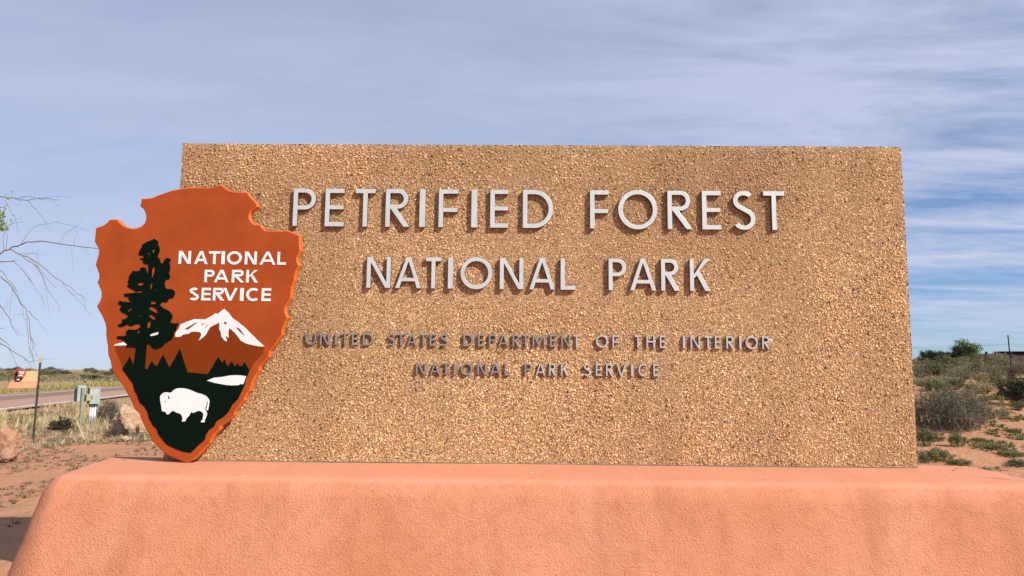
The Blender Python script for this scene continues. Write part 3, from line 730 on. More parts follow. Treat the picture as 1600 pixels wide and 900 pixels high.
def tuft(mb, rng, x, y, z, h, n, c, spread=.5, wid=.006):
    a = rng.uniform(0, 2*math.pi, n); ln = h*rng.uniform(.5, 1.1, n); out = rng.uniform(.05, spread, n)*ln
    b = np.stack([x+np.cos(a)*out*.25, y+np.sin(a)*out*.25, np.full(n, z-.01)], 1)
    t = b+np.stack([np.cos(a)*out, np.sin(a)*out, ln], 1)
    m = (b+t)/2+np.stack([-np.cos(a)*out*.15, -np.sin(a)*out*.15, ln*.12], 1)
    s = np.stack([-np.sin(a), np.cos(a), np.zeros(n)], 1)*wid
    q = np.stack([b-s, b+s, m+s*.8, m-s*.8, t], 1).reshape(-1, 3); i = np.arange(n)[:, None]*5
    f = np.concatenate([i+[[0, 1, 2]], i+[[0, 2, 3]], i+[[3, 2, 4]]], 1).reshape(-1, 3)
    mb.add(q, f, np.repeat(shade(rng, c, n, .3), 5, 0))

SAGE, SAGE_ST = (.19, .185, .095), (.24, .20, .155)
OLIVE, DARKG = (.125, .13, .052), (.035, .045, .018)
KHAKI, GREY = (.30, .25, .13), (.22, .20, .16)
YGREEN, WEED, DRY = (.24, .25, .055), (.145, .15, .058), (.64, .51, .29)

def photo_ground(px, py):                                     # where a sight line of the photograph meets the ground
    d = _fw + _r2*((px-800)/F) + _u2*((450-py)/F)
    t = 3.0
    while t < 900:
        p = CAM+d*t
        if p.z < ground_z(p.x, p.y): break
        t *= 1.01
    return CAM+d*t
def plant(name, px, py, wpx, hpx, proto, label, cat='shrub', group=None, parts=True, yaw=None):
    """stand a copy of a plant on the ground; wpx, hpx give the size it has at that distance"""
    g = photo_ground(px, py); dist = (g-CAM).dot(_fw); k = dist/F
    st, lf, w0, h0 = proto
    sx, sz = wpx*k/w0, hpx*k/h0
    yaw = yaw if yaw is not None else (px*7.13+py*3.7) % 6.28
    z = ground_z(g.x, g.y)-.02
    if parts:
        r = empty(name, (g.x, g.y, z), label, cat, group)
        a = link('stems', st, None, r); b = link('foliage', lf, None, r)
        if len(lf.polygons) == 0: bpy.data.objects.remove(b)
    else:
        r = link(name, join_cache(proto)); r.location = (g.x, g.y, z); tag(r, label, cat, group)
    r.rotation_euler = (0, 0, yaw); r.scale = (sx, sx, sz)
    return r
_jc = {}
_ONE = 'first second third fourth fifth sixth seventh eighth ninth tenth eleventh twelfth thirteenth fourteenth fifteenth sixteenth seventeenth eighteenth nineteenth'.split()
_TEN = {2: 'twent', 3: 'thirt', 4: 'fort', 5: 'fift', 6: 'sixt'}
def ordinal(n):
    if n < 20: return _ONE[n-1]
    return _TEN[n//10]+('ieth' if n % 10 == 0 else 'y-'+_ONE[n % 10-1])
def join_cache(proto):
    if id(proto) not in _jc:
        bm = bmesh.new(); bm.from_mesh(proto[0]); bm.from_mesh(proto[1])
        me = bpy.data.meshes.new('shrub'); bm.to_mesh(me); bm.free(); me.materials.append(M['veg']); _jc[id(proto)] = me
    return _jc[id(proto)]
def proto(seed, w, h, *a, **k):
    st, lf = bush(seed, w, h, *a, **k)
    s = st.mesh('stems'); s.materials.append(M['twig'])
    l = lf.mesh('foliage'); l.materials.append(M['veg'])
    return (s, l, w, h)
P_BIG = proto(11, 1.5, .85, 300, 12000, .0125, (.14, .14, .07), (.20, .175, .135), stem_r=.0045, twigs=6, fill=.62, elong=2.0, base=.7)
P_GREY = proto(12, 1.0, .8, 60, 1500, .020, SAGE, SAGE_ST, stem_r=.006, twigs=4)
P_OLIVE = proto(13, 1.0, .7, 50, 2400, .022, OLIVE, SAGE_ST, twigs=4)
P_DARK = proto(14, 1.0, .9, 60, 4200, .022, DARKG, (.09, .07, .05), twigs=5, fill=.6)
P_YG = proto(15, 1.0, .55, 60, 2200, .020, YGREEN, (.2, .18, .07), twigs=3, elong=3.2)
P_KHAKI = proto(16, 1.0, .6, 70, 1500, .018, KHAKI, (.34, .27, .16), twigs=4, elong=3)
P_GREEN = proto(17, 1.0, .8, 60, 2600, .026, WEED, (.14, .15, .05), twigs=5, elong=1.8, fill=.6, base=.6)
P_THORN = proto(19, 1.0, .9, 120, 2600, .014, (.10, .095, .065), (.115, .095, .08), twigs=8, stem_r=.007, base=.35)
P_DEAD = proto(18, 1.0, .9, 90, 200, .014, GREY, (.13, .105, .085), twigs=7, stem_r=.005)

# ------------------------------------------------------------------ plants on the right
plant('shrub', 1484, 671, 130, 69, P_BIG, 'large grey twiggy desert shrub right beside the sign wall')
plant('shrub', 1591, 634, 62, 46, P_DARK, 'dark green dense shrub at the right edge below the metal fence post')
plant('shrub', 1476, 607, 42, 22, P_GREY, 'low grey shrub just behind the large twiggy shrub')
plant('shrub', 1555, 626, 26, 12, P_YG, 'bright yellow-green mound left of the dark shrub')
plant('shrub', 1518, 613, 26, 14, P_YG, 'small yellow-green mound behind the large twiggy shrub')
plant('shrub', 1560, 607, 44, 22, P_OLIVE, 'olive shrub just left of the metal fence post foot')
plant('shrub', 1535, 616, 40, 20, P_KHAKI, 'straw-coloured shrub between the two yellow-green mounds')
plant('shrub', 1566, 650, 24, 14, P_GREY, 'small pale grey shrub on bare sand beside the large twiggy shrub')
for px, py, w_, h_, lb in ((1494, 699, 24, 28, 'upright leafy green weed in front of the large twiggy shrub'), (1466, 722, 44, 22, 'broad leafy green weed behind the right end of the pink base'),
        (1446, 698, 30, 34, 'tall green weed hugging the right edge of the sign wall'), (1499, 727, 40, 13, 'low green weed on the sand just over the pink base'),
        (1442, 724, 24, 22, 'small green weed in the corner of sign wall and pink base'), (1460, 690, 30, 14, 'pale green weed at the shaded foot of the large twiggy shrub'),
        (1548, 700, 48, 9, 'flat dull green weed on the open sand right of the upright weed'), (1578, 714, 40, 9, 'flat dull green weed on the sand near the right edge of the photo'),
        (1591, 730, 34, 14, 'dark green mat weed at the right edge just over the pink base'), (1530, 690, 30, 8, 'thin flat weed below the right flank of the large twiggy shrub'),
        (1583, 676, 26, 7, 'small flat weed on the bare sand at the right edge')):
    plant('weed', px, py, w_, h_, P_GREEN, lb, 'weed')
rg = random.Random(5)
rows = (('front', [(1436, 592), (1452, 588), (1468, 594), (1484, 590), (1500, 597), (1514, 592), (1530, 588), (1546, 592), (1562, 588), (1580, 592), (1596, 587)]),
        ('back', [(1444, 580), (1461, 578), (1478, 581), (1495, 579), (1511, 582), (1527, 578), (1543, 580), (1560, 577), (1576, 581), (1592, 577)]))
for row, pts in rows:
    for i, (px, py) in enumerate(pts):
        plant('shrub', px, py, rg.uniform(34, 54), rg.uniform(18, 29), (P_GREY, P_DEAD, P_OLIVE, P_GREY)[i % 4], f'{ordinal(i+1)} grey-green shrub from the sign wall in the {row} row of the brush belt', 'shrub', 'brush belt right of the sign', False)
for i, px in enumerate(sorted(rg.uniform(1432, 1600) for _ in range(46))):
    plant('shrub', px, rg.uniform(567, 577), rg.uniform(16, 30), rg.uniform(7, 11), (P_GREY, P_OLIVE, P_KHAKI)[i % 3], f'{ordinal(i+1)} small shrub from the sign wall along the right skyline rise', 'shrub', 'far shrubs on the right rise', False)
for i, px in enumerate(sorted(rg.uniform(1438, 1600) for _ in range(44))):
    plant('shrub', px, rg.uniform(597, 646), rg.uniform(18, 40), rg.uniform(9, 19), (P_KHAKI, P_OLIVE, P_GREY, P_KHAKI, P_YG, P_OLIVE)[i % 6], f'{ordinal(i+1)} low bunchgrass clump from the sign wall on the right slope', 'shrub', 'dry clumps on the right slope', False)

# ------------------------------------------------------------------ plants on the left
plant('shrub', 95, 678, 40, 27, P_DARK, 'dark low rounded shrub between fence post and utility boxes')
plant('shrub', 168, 666, 46, 44, P_THORN, 'dark grey thorny shrub right of the utility boxes')
plant('shrub', 178, 686, 24, 30, P_THORN, 'small dark brown dead shrub leaning on the rocks')
plant('shrub', 66, 662, 46, 24, P_KHAKI, 'straw-coloured brush right of the left fence post')
plant('shrub', 106, 658, 34, 26, P_KHAKI, 'pale dry brush left of the utility boxes')
plant('shrub', 92, 690, 40, 10, P_GREY, 'flat grey sprawling shrub on the sand right of the left fence post')
plant('shrub', 214, 686, 34, 12, P_GREY, 'pale grey low shrub in front of the rocks')
plant('shrub', 28, 662, 40, 18, P_KHAKI, 'low straw-coloured brush left of the left fence post')
for i, px in enumerate(sorted(rg.uniform(-10, 225) for _ in range(60))):
    plant('shrub', px, rg.uniform(581, 596), rg.uniform(12, 30), rg.uniform(6, 10), (P_OLIVE, P_GREY, P_KHAKI, P_OLIVE, P_DARK)[i % 5], f'{ordinal(i+1)} low shrub from the left edge on the open range across the road', 'shrub', 'shrubs across the road', False)

# ground cover nobody could count
rng = np.random.default_rng(21)
def scatter(name, n, test, xr, yr, h, blades, c, label, spread=.6, wid=.006, clump=.25):
    mb = MB(); k = 0
    while k < n:
        x, y = rng.uniform(*xr), rng.uniform(*yr)
        if noise.noise((x*clump, y*clump, 17)) < -.12 or not test(x, y): k += .25; continue
        tuft(mb, rng, x, y, ground_z(x, y), h*rng.uniform(.6, 1.3), blades, c[rng.integers(len(c))], spread, wid); k += 1
    tag(mb.build(name, M['veg']), label, 'grass', kind='stuff')
off_road = lambda x, y: road_dist(x, y) > 4.2
scatter('dry_grass', 4200, lambda x, y: off_road(x, y) and x < -y*.42, (-34, -7), (15.5, 34), .30, 12, [DRY, DRY, (.55, .44, .25), (.46, .38, .21), (.34, .30, .15)], 'golden dry grass between the road and the fence')
scatter('ground_cover', 5500, lambda x, y: x < -y*.4, (-18, -4), (6.5, 16.5), .045, 12, [(.26, .19, .10), (.17, .15, .07), (.30, .21, .11), (.20, .13, .075)], 'thin brown-green ground cover on the sand left of the sign', 2.2, .005, .9)
scatter('ground_litter', 3200, lambda x, y: x < -y*.42, (-17, -5), (12.0, 17.5), .11, 9, [(.40, .32, .19), (.26, .205, .12), (.24, .22, .12), (.48, .41, .28)], 'matted grey-brown dry litter around the foot of the left fence post', 1.8, .005, .6)
scatter('verge_grass', 3200, lambda x, y: -8.5 < road_dist(x, y) < -5.0 and x < -y*.4, (-62, -20), (26, 95), .34, 9, [YGREEN, (.30, .28, .09), (.38, .31, .15)], 'yellow-green grass on the far verge of the road', .7, .02, .08)
scatter('dry_grass', 1500, lambda x, y: x > y*.5, (7, 34), (14.5, 42), .26, 10, [DRY, (.42, .35, .18), (.30, .27, .11), (.26, .26, .09)], 'dry bunchgrass on the slope right of the sign', .7, .007)
scatter('ground_cover', 3200, lambda x, y: x > y*.5 and noise.noise((x*.7, y*.7, 3)) > -.1, (4, 15), (7.5, 15), .055, 18, [(.12, .15, .045), (.16, .17, .06), (.26, .20, .10)], 'low green mat weeds on the sand right of the sign', 2.0, .008, .7)
scatter('range_grass', 2200, lambda x, y: road_dist(x, y) < -11, (-230, -30), (55, 300), .5, 7, [(.30, .25, .12), (.22, .21, .09), (.16, .16, .07)], 'thin dry growth on the open range across the road', .9, .05, .03)

def far_brush(name, n, fn, label, cols, hmax):
    mb = MB(); r2 = np.random.default_rng(77)
    for i in range(n):
        x, y = fn(r2); z = ground_z(x, y); w = r2.uniform(.8, 2.2)*hmax; h = r2.uniform(.5, 1)*hmax; k = 46
        a = r2.uniform(0, 6.283, k); rd = np.sqrt(r2.uniform(0, 1, k)); hh = np.sqrt(1-rd**2*.9)*r2.uniform(.3, 1, k)
        pts = np.stack([x+np.cos(a)*rd*w*.6, y+np.sin(a)*rd*w*.6, z+hh*h], 1)
        leaves(mb, r2, pts, .12*hmax, cols[i % len(cols)], 2.0, .5, .4)
    tag(mb.build(name, M['veg']), label, 'brush', kind='stuff')
def fl(r):
    y = r.uniform(90, 420)**1.0; return -y*r.uniform(.45, .95), y
far_brush('far_brush', 1700, fl, 'far olive brush along the skyline left of the sign', [(.17, .16, .09), (.13, .13, .075), (.24, .205, .12)], .85)
def fr(r):
    y = r.uniform(45, 260); return y*r.uniform(.50, .85), y
far_brush('far_brush', 700, fr, 'far grey-olive brush along the skyline right of the sign', [(.17, .16, .09), (.13, .13, .065), (.24, .21, .13)], .75)

# dry stalky weed at the base's left end
wm = MB(); g = photo_ground(133, 692); r3 = np.random.default_rng(4)
for i in range(16):
    a = r3.uniform(0, 6.28); ln = r3.uniform(.25, .55); d = np.array([math.cos(a)*r3.uniform(.1, .8), math.sin(a)*.5, 1]); d /= np.linalg.norm(d)
    p0 = np.array([r3.normal(0, .03), r3.normal(0, .03), 0]); wm.tube([p0, p0+d*ln*.5+[0, 0, .03], p0+d*ln], [.006, .0045, .002], shade(r3, (.50, .40, .24))[0], 3)
tag(wm.build('dry_weed', M['twig'], None, (g.x, g.y, ground_z(g.x, g.y)-.01)), 'bleached stalky dead weed on the sand just beyond the pink base', 'weed')

# ------------------------------------------------------------------ rocks
def rock(px, py, wpx, hpx, seed, label, cuts=9, depth=.9, group=None):
    g = photo_ground(px, py); k = (g-CAM).dot(_fw)/F; w, h = wpx*k, hpx*k
    bm = bmesh.new(); bmesh.ops.create_icosphere(bm, subdivisions=5, radius=1)
    rr = random.Random(seed); pl = []
    for i in range(cuts):
        n = Vector((rr.gauss(0, 1), rr.gauss(0, 1), rr.gauss(0, .8))).normalized(); pl.append((n, rr.uniform(.55, .85)))
    for v in bm.verts:
        for n, d in pl:
            e = v.co.dot(n)-d
            if e > 0: v.co -= n*e*.92
        c = v.co
        f = 1+noise.noise(c*1.4+Vector((seed, 0, 0)))*.2+noise.noise(c*4+Vector((0, seed, 0)))*.10-abs(noise.noise(c*2.6+Vector((0, 0, seed))))*.26-abs(noise.noise(c*6+Vector((0, 3, seed))))*.10+noise.noise(c*12)*.04
        v.co = c*f
    zmin = min(v.co.z for v in bm.verts); zmax = max(v.co.z for v in bm.verts); xm = max(abs(v.co.x) for v in bm.verts)
    for v in bm.verts: v.co = Vector((v.co.x/xm*w/2, v.co.y/xm*w/2*depth, (v.co.z-zmin)/(zmax-zmin)*h*1.18-h*.18))
    me = bpy.data.meshes.new('rock'); bm.to_mesh(me); bm.free()
    me.polygons.foreach_set('use_smooth', [True]*len(me.polygons))
    o = link('rock', me, M['rock_tan' if 160 < px < 240 else 'rock']); o.location = (g.x, g.y, ground_z(g.x, g.y)); tag(o, label, 'rock', group); return o
rock(0, 722, 58, 54, 3, 'pinkish sandstone boulder at the left edge beside the fence post')
rock(203, 682, 58, 50, 8, 'largest tan boulder behind the lower edge of the arrowhead emblem')
rock(178, 683, 26, 22, 12, 'smaller tan rock leaning on the largest boulder from the left')
rock(224, 684, 30, 26, 15, 'tan rock half hidden by the arrowhead emblem')
rock(196, 690, 20, 9, 19, 'low flat stone at the foot of the largest boulder')
rock(145, 669, 9, 6, 23, 'small pale stone at the foot of the utility boxes')
rock(1584, 648, 10, 6, 27, 'small white stone below the dark shrub at the right edge')
rock(1576, 649, 8, 5, 29, 'small grey stone left of the white stone below the dark shrub')

# ------------------------------------------------------------------ wire fence of steel posts
fence = empty('wire_fence', (0, 0, 0), 'wire fence on dark steel T-posts crossing behind the sign', 'fence')
FA, FB = np.array([-9.23, 13.29]), np.array([14.94, 21.8])
def tpost_mesh(h):
    mb = MB(); mb.box(-.018, .018, -.004, .004, -.3, h); mb.box(-.004, .004, -.022, -.004, -.3, h)
    for i in range(int(h/.06)): mb.box(-.009, .009, .004, .010, .1+i*.055, .122+i*.055)
    mb.box(-.07, .07, .004, .010, -.25, -.05)
    return mb.mesh('post')
PM = tpost_mesh(1.62); PM.materials.append(M['post'])
spots = []
for i in range(-1, 7):
    p = FA+(FB-FA)*i/5; spots.append((p[0], p[1], ground_z(p[0], p[1])))
tip = MB(); tip.box(-.0205, .0205, -.0245, .0115, 1.50, 1.63); TIP = tip.mesh('post_tip'); TIP.materials.append(M['post_tip'])
for i, (x, y, z) in enumerate(spots):
    o = link('post', PM, None, fence, (x, y, z)); o.rotation_euler = (R_((i*37 % 5-2)*.5), R_((i*53 % 7-3)*.6) if i != 6 else R_(-2.5), R_(19))
    if i == 1:
        t_ = link('post_tip', TIP, None, o); o['label'] = 'post with a pale painted tip'
for hz in (.30, .68, 1.02, 1.34):
    wb = MB(); pts = []
    for (x0, y0, z0), (x1, y1, z1) in zip(spots, spots[1:]):
        for j in range(6):
            t = j/6; pts.append((x0+(x1-x0)*t, y0+(y1-y0)*t-.012, z0+(z1-z0)*t+hz-.03*math.sin(math.pi*t)))
    pts.append((spots[-1][0], spots[-1][1]-.012, spots[-1][2]+hz))
    wb.tube(pts, [.0013]*len(pts), (1, 1, 1), 4)
    for p, q in zip(pts, pts[1:]):
        for t in np.arange(0, 1, .125):
            c = np.array(p)+(np.array(q)-np.array(p))*t
            wb.tube([c+[-.01, 0, -.02], c+[.01, 0, .02]], [.0013, .0013], (1, 1, 1), 3)
    wb.build('wire', M['wire'], fence)
g = photo_ground(1497, 588); o = link('fence_post', PM, M['post']); o.location = (g.x, g.y, ground_z(g.x, g.y)); tag(o, 'lone thin steel post out in the brush in front of the distant trees', 'fence post')

# ------------------------------------------------------------------ utility boxes
g = photo_ground(135, 671); ub = empty('utility_pedestal', (g.x, g.y, ground_z(g.x, g.y)), 'weathered green utility boxes on a timber post and galvanised conduits', 'utility box')
k = (g-CAM).dot(_fw)/F; ub.rotation_euler = (0, 0, R_(50))
def ubx(name, x0, x1, y0, y1, z0, z1, mat, b=.006): return bevel_box(name, x0*k, x1*k, y0*k, y1*k, z0*k, z1*k, b, mat, ub)
ubx('post', -12.5, -8, -6, -2, -6, 64, M['wood_green'], .008)
ubx('back_box', -17, -5, -1.8, 9, 42, 67, M['box'], .012)
ubx('side_panel', -18.2, -17.1, -.5, 8, 43, 62, M['box_dark'], .003)
ubx('meter_box', -6.5, .5, -10, -2.2, 43.5, 54, M['box_tan'], .01)
mb_ = ubx('main_box', -.5, 14.5, -5, 6, 38, 62, M['box'], .012)
ubx('latch', 2, 3.2, -5.7, -5.1, 46, 51, M['box_dark'], .002); ubx('hinge', 12.6, 13.6, -5.6, -5.1, 54, 58, M['galv'], .002); ubx('hinge', 12.6, 13.6, -5.6, -5.1, 42, 46, M['galv'], .002)
ubx('box_cap', -1.0, 15.0, -5.6, 6.6, 62.1, 63.6, M['box'], .004)
for x_ in (3.6, 7.0, 10.4):
    cb = MB(); cb.tube([(x_*k, 0, -.1), (x_*k, 0, 37.9*k)], [1.7*k]*2, (1, 1, 1), 12); cb.build('conduit', M['galv'], ub, smooth=True)
ubx('conduit_collar', 1.4, 12.8, -2.6, 2.6, 34.5, 37.6, M['box_dark'], .004)
ubx('cross_strut', -12.6, 12.5, -2.0, -1.0, 2.0, 5.0, M['wood_green'], .004)

# ------------------------------------------------------------------ second, distant sign across the road
def far_sign():
    gx, gy = -43.5, 61.6; gz = ground_z(gx, gy)
    d = (Vector((gx, gy, gz))-CAM).dot(_fw); k = d/F*.88
    T = Matrix.Translation((gx, gy, gz)) @ Matrix.Rotation(R_(33), 4, 'Z')
    b = make_plinth('sign_base', -22*k, 22*k, -4*k, 8*k, 10.5*k, .45, .3, 2*k, M['stucco_far'], .15, .02); b.matrix_world = T
    tag(b, 'small distant pink stucco base across the road', 'sign base')
    bm = bmesh.new()
    vs = [bm.verts.new((x*k, y*k, z*k)) for y in (2, 7) for x, z in ((-19, 10), (20, 10), (20, 30), (-16, 30))]
    for f in ((0, 1, 2, 3), (7, 6, 5, 4), (0, 4, 5, 1), (1, 5, 6, 2), (2, 6, 7, 3), (3, 7, 4, 0)): bm.faces.new([vs[i] for i in f])
    bmesh.ops.bevel(bm, geom=bm.edges[:], offset=.05, segments=1, affect='EDGES')
    me = bpy.data.meshes.new('sign_wall'); bm.to_mesh(me); bm.free()
    w = link('sign_wall', me, M['far_wall']); w.matrix_world = T
    tag(w, 'small distant tan sign wall across the road behind the left fence post', 'sign wall')
    e = empty('arrowhead_emblem', (0, 0, 0), 'small distant maroon arrowhead emblem on the sign wall across the road', 'emblem sign'); e.matrix_world = T
    xs = [p[0] for p in outline]; ys = [p[1] for p in outline]; cx_ = (min(xs)+max(xs))/2; hh = max(ys)-min(ys)
    s = 26*k/hh
    mp = lambda pts: [((x-cx_)*s-8.5*k, (max(ys)-y)*s+9.5*k) for x, y in pts]
    Y0 = .6*k
    flat_shape('arrowhead', [mp(outline)], .12, .02, Y0, M['far_red'], e)
    def gfx(n, pts, lift, m_): flat_shape(n, [mp(l) for l in pts], lift+.03, .001, Y0-.12+.03, M[m_], e)
    gfx('meadow', [green_loop], .012, 'green'); gfx('pine_silhouette', tree_loops[:1], .02, 'green')
    gfx('snow_peak', [pp([(85, 510), (170, 320), (560, 240), (855, 75), (1480, 660), (1110, 570), (940, 380), (880, 580), (780, 290), (455, 572), (340, 435)], *S2)], .02, 'white')
    gfx('bison', [pp([(120, 400), (170, 270), (310, 265), (450, 185), (930, 325), (975, 400), (945, 650), (900, 785), (835, 785), (880, 640), (700, 622), (560, 770), (500, 770), (480, 640), (240, 648), (140, 500)], *BI)], .02, 'white')
    for y in (402, 431, 460): gfx('lettering', [[(282, y-7), (444, y-7), (444, y+7), (282, y+7)]] if y == 402 else [[(305, y-7), (418, y-7), (418, y+7), (305, y+7)]], .02, 'white')
M['stucco_far'] = material('faded_pink_stucco', stucco((.56, .20, .108), (.60, .25, .15), (.5, .18, .09)))
M['far_wall'] = material('tan_aggregate', paint((.55, .32, .17), .9, .15))
M['far_red'] = material('maroon_paint', paint((.25, .04, .02), .5, .1))
far_sign()

# ------------------------------------------------------------------ trees and building on the right skyline
def crown_tree(name, px, py, wpx, hpx, leafc, label, dist, seed, loose=0.0, nleaf=4000, group=None):
    d = _fw + _r2*((px-800)/F) + _u2*((450-py)/F); p = CAM+d*(dist/d.dot(_fw)); k = dist/F
    z = ground_z(p.x, p.y); top = p.z+hpx*k; w = wpx*k; h = top-z
    r = empty(name, (p.x, p.y, z), label, 'tree', group); rng_ = np.random.default_rng(seed)
    tr = MB(); lf = MB(); tr.tube([(0, 0, -.1), (.03*w, 0, h*.25), (0, .02*w, h*.6)], [w*.045, w*.035, w*.015], (.12, .09, .07), 6)
    cl = []
    for i in range(16):
        a = rng_.uniform(0, 6.28); rd = w*.5*math.sqrt(rng_.uniform(.05, 1))*(1-.1*loose); zz = h*rng_.uniform(.28, .90)
        sc = (1-abs(zz/h-.5)*.9); q = np.array([math.cos(a)*rd*sc, math.sin(a)*rd*sc, zz]); cl.append(q)
        s0 = np.array([0, 0, h*rng_.uniform(.12, .45)]); tr.tube([s0, (s0+q)/2+[0, 0, .03*h], q], [w*.018, w*.012, w*.004], (.12, .09, .07), 4)
    cl = np.array(cl); ids = rng_.integers(0, len(cl), nleaf)
    pts = cl[ids]+rng_.normal(0, 1, (nleaf, 3))*np.array([w*.105, w*.105, h*.075])
    pts[:, 2] = np.clip(pts[:, 2], h*.06, h*1.02)
    leaves(lf, rng_, pts, w*.032, leafc, 2.0+loose, .5, .45)
    tr.build('trunk', M['bark'], r); lf.build('crown', M['veg'], r)
crown_tree('juniper', 1443, 560, 15, 14, DARKG, 'small pointed dark juniper closest to the sign wall', 86, 1)
crown_tree('juniper', 1460, 560, 24, 13, DARKG, 'broad low dark juniper second from the sign wall', 86, 2)
crown_tree('juniper', 1480, 560, 22, 11, (.045, .055, .02), 'low rounded juniper left of the tall green tree', 85, 3)
crown_tree('juniper', 1504, 561, 30, 19, DARKG, 'large dark juniper in front of the bright green tree', 84, 4)
crown_tree('broadleaf_tree', 1514, 561, 34, 31, (.10, .17, .045), 'bright green loose-leaved tree taller than the junipers', 87, 5, .6, 2600)
def far_building():
    def at(px, py, dist): d = _fw + _r2*((px-800)/F) + _u2*((450-py)/F); return CAM+d*(dist/d.dot(_fw))
    dist = 95; k = dist/F; o = at(1560, 558.5, dist); z = ground_z(o.x, o.y); kz = o.z
    r = empty('low_building', (o.x, o.y, z), 'long dark flat-roofed building on the right skyline', 'building')
    r.rotation_euler = (0, 0, R_(-38)); b = kz-z
    bevel_box('wall', 0, 130*k, 0, 60*k, -.6, b+3.2*k, .03, M['wall_red'], r)
    bevel_box('roof', -1.2*k, 132*k, -1.5*k, 62*k, b+3.3*k, b+9.4*k, .04, M['wall_dark'], r)
    for i in range(4): bevel_box('window', (12+i*24)*k, (22+i*24)*k, -.06, .02, b-3*k, b+2.5*k, .01, M['box_dark'], r)
    o2 = at(1528, 557.5, dist); r2 = empty('low_wall', (o2.x, o2.y, ground_z(o2.x, o2.y)), 'low reddish yard wall with dark square piers left of the long dark building', 'wall')
    b2 = o2.z-ground_z(o2.x, o2.y); r2.rotation_euler = (0, 0, R_(-36))
    bevel_box('wall_panel', -1*k, 31*k, 0, 2*k, -.6, b2+4.8*k, .02, M['wall_red'], r2)
    for x_ in (9.5, 21.5): bevel_box('pier', x_*k, (x_+3)*k, -.8*k, 2.8*k, -.6, b2+8*k, .02, M['wall_dark'], r2)
far_building()

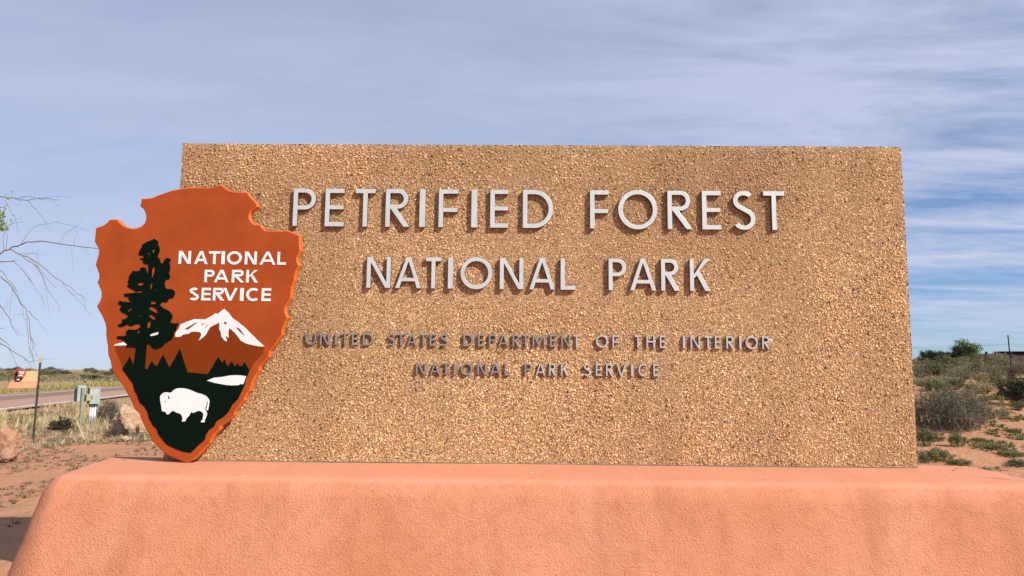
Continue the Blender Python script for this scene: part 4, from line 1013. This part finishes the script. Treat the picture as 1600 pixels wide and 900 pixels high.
# ------------------------------------------------------------------ bare drooping tree on the left
def left_tree():
    Y = 8.2; base = on_plane(-170, 600, Y); bz = ground_z(base.x, base.y)
    r = empty('bare_tree', (base.x, base.y, bz), 'bare drooping desert tree reaching thin twigs in from the left edge', 'tree')
    O = np.array([base.x, base.y, bz]); rg_ = np.random.default_rng(9)
    tr, tw, lf = MB(), MB(), MB()
    BC, TC = (.13, .10, .07), (.14, .11, .085)
    def P(x, y, dy=0): q = on_plane(x/3.104, 290+y/3.104, Y+dy); return np.array([q.x, q.y, q.z])-O
    crown = P(-420, 120); low = P(-440, 560)
    tr.tube([(0, 0, -.2), low*[.4, 1, .3]+[.05, 0, .2], low, P(-450, 250), crown], [.12, .105, .085, .06, .03], BC, 8)
    paths = [
     ([(0, 330), (60, 300), (130, 275), (200, 270), (300, 282), (400, 297), (470, 305), (500, 312)], .0085, 0), ([(0, 55), (70, 65), (130, 72), (200, 60), (290, 70)], .006, .2), ([(130, 72), (175, 115), (215, 170), (250, 215)], .004, .2),
     ([(70, 62), (150, 55), (230, 65), (295, 105)], .0035, .3), ([(45, 310), (110, 340), (175, 365), (250, 430), (320, 480), (380, 520), (420, 560)], .006, -.1), ([(110, 340), (180, 400), (215, 460), (250, 530), (290, 610)], .005, -.15),
     ([(60, 360), (120, 420), (170, 490), (210, 550)], .003, .3), ([(0, 445), (50, 480), (90, 550), (130, 620), (150, 720), (160, 800), (163, 850)], .0075, -.3), ([(130, 605), (180, 650), (235, 725)], .0035, -.3),
     ([(0, 410), (40, 450), (80, 520), (110, 600), (120, 660)], .0045, .1), ([(0, 580), (45, 650), (90, 730)], .006, .15), ([(0, 740), (50, 782)], .006, -.1), ([(0, 765), (60, 800), (110, 830), (155, 860)], .0055, -.2), ([(0, 368), (80, 366)], .007, .05),
     ([(100, 283), (140, 225), (200, 190), (290, 175)], .003, .1), ([(290, 280), (320, 230), (400, 180)], .0028, 0), ([(360, 291), (368, 210)], .0025, 0), ([(15, 320), (15, 240), (40, 210)], .0045, 0), ([(30, 312), (35, 240), (25, 220)], .004, 0),
     ([(0, 220), (60, 180), (130, 175)], .003, .3), ([(25, 75), (70, 150), (95, 225)], .003, .3), ([(330, 285), (350, 320)], .002, 0), ([(410, 300), (440, 350)], .002, 0), ([(175, 380), (240, 470), (270, 495)], .003, -.1), ([(300, 470), (340, 520), (370, 560)], .002, -.1),
     ([(130, 640), (135, 740), (150, 830)], .004, -.3), ([(150, 740), (175, 800), (190, 840)], .002, -.3), ([(110, 340), (160, 330), (200, 345)], .002, -.1), ([(0, 690), (30, 690)], .003, 0), ([(45, 560), (20, 600), (5, 640)], .002, 0)]
    for pts, rad, dy in paths:
        q = [P(x, y, dy+rg_.normal(0, .02)) for x, y in pts]
        if pts[0][0] == 0:                                   # carry it back to a limb outside the picture
            x0, y0 = pts[0]; sl_ = (pts[1][1]-y0)/(pts[1][0]-x0)
            q = [P(-430, 250+(y0-250)*.45, 0), P(-220, y0-sl_*120-30, dy*.5)]+q; rads = [rad*3.2, rad*2] + list(np.linspace(rad, rad*.35, len(pts)))
            tr.tube(q[:3], rads[:3], BC, 6); q = q[2:]; rads = rads[2:]
        else: rads = np.linspace(rad, rad*.35, len(pts))
        # round the corners
        qq, rr_ = [], []
        for i in range(len(q)-1):
            for t in (0, .34, .67):
                a, b, c, d_ = q[max(i-1, 0)], q[i], q[i+1], q[min(i+2, len(q)-1)]
                qq.append(.5*((2*b)+(c-a)*t+(2*a-5*b+4*c-d_)*t*t+(3*b-a-3*c+d_)*t**3)+rg_.normal(0, .006, 3)); rr_.append(rads[i]*(1-t)+rads[i+1]*t)
        qq.append(q[-1]); rr_.append(rads[-1])
        tw.tube(qq, rr_, TC, 4)
        for i in range(2, len(qq)-1, 2):
            if rg_.random() < .28:
                dv = (qq[i+1]-qq[i]); dv /= np.linalg.norm(dv); dv = dv+rg_.normal(0, .45, 3)+[0, 0, -.15]; L = rg_.uniform(.10, .30)
                tw.tube([qq[i], qq[i]+dv*L*.5, qq[i]+dv*L+[0, 0, -.03]], [.0022, .0017, .0009], TC, 3)
    for cx_, cy_, n, sg in ((-8, 145, 110, 13), (2, 195, 90, 14), (-120, 120, 700, 60), (-250, 60, 900, 90), (-330, 320, 600, 80)):
        pts = np.array([P(cx_+rg_.normal(0, sg), cy_+rg_.normal(0, sg*.6), rg_.normal(0, .12)) for _ in range(n)])
        leaves(lf, rg_, pts, .022, (.17, .24, .07), 2.0, .2)
    tr.build('trunk', M['bark'], r, smooth=True); tw.build('twigs', M['twig'], r); lf.build('foliage', M['veg'], r)
left_tree()
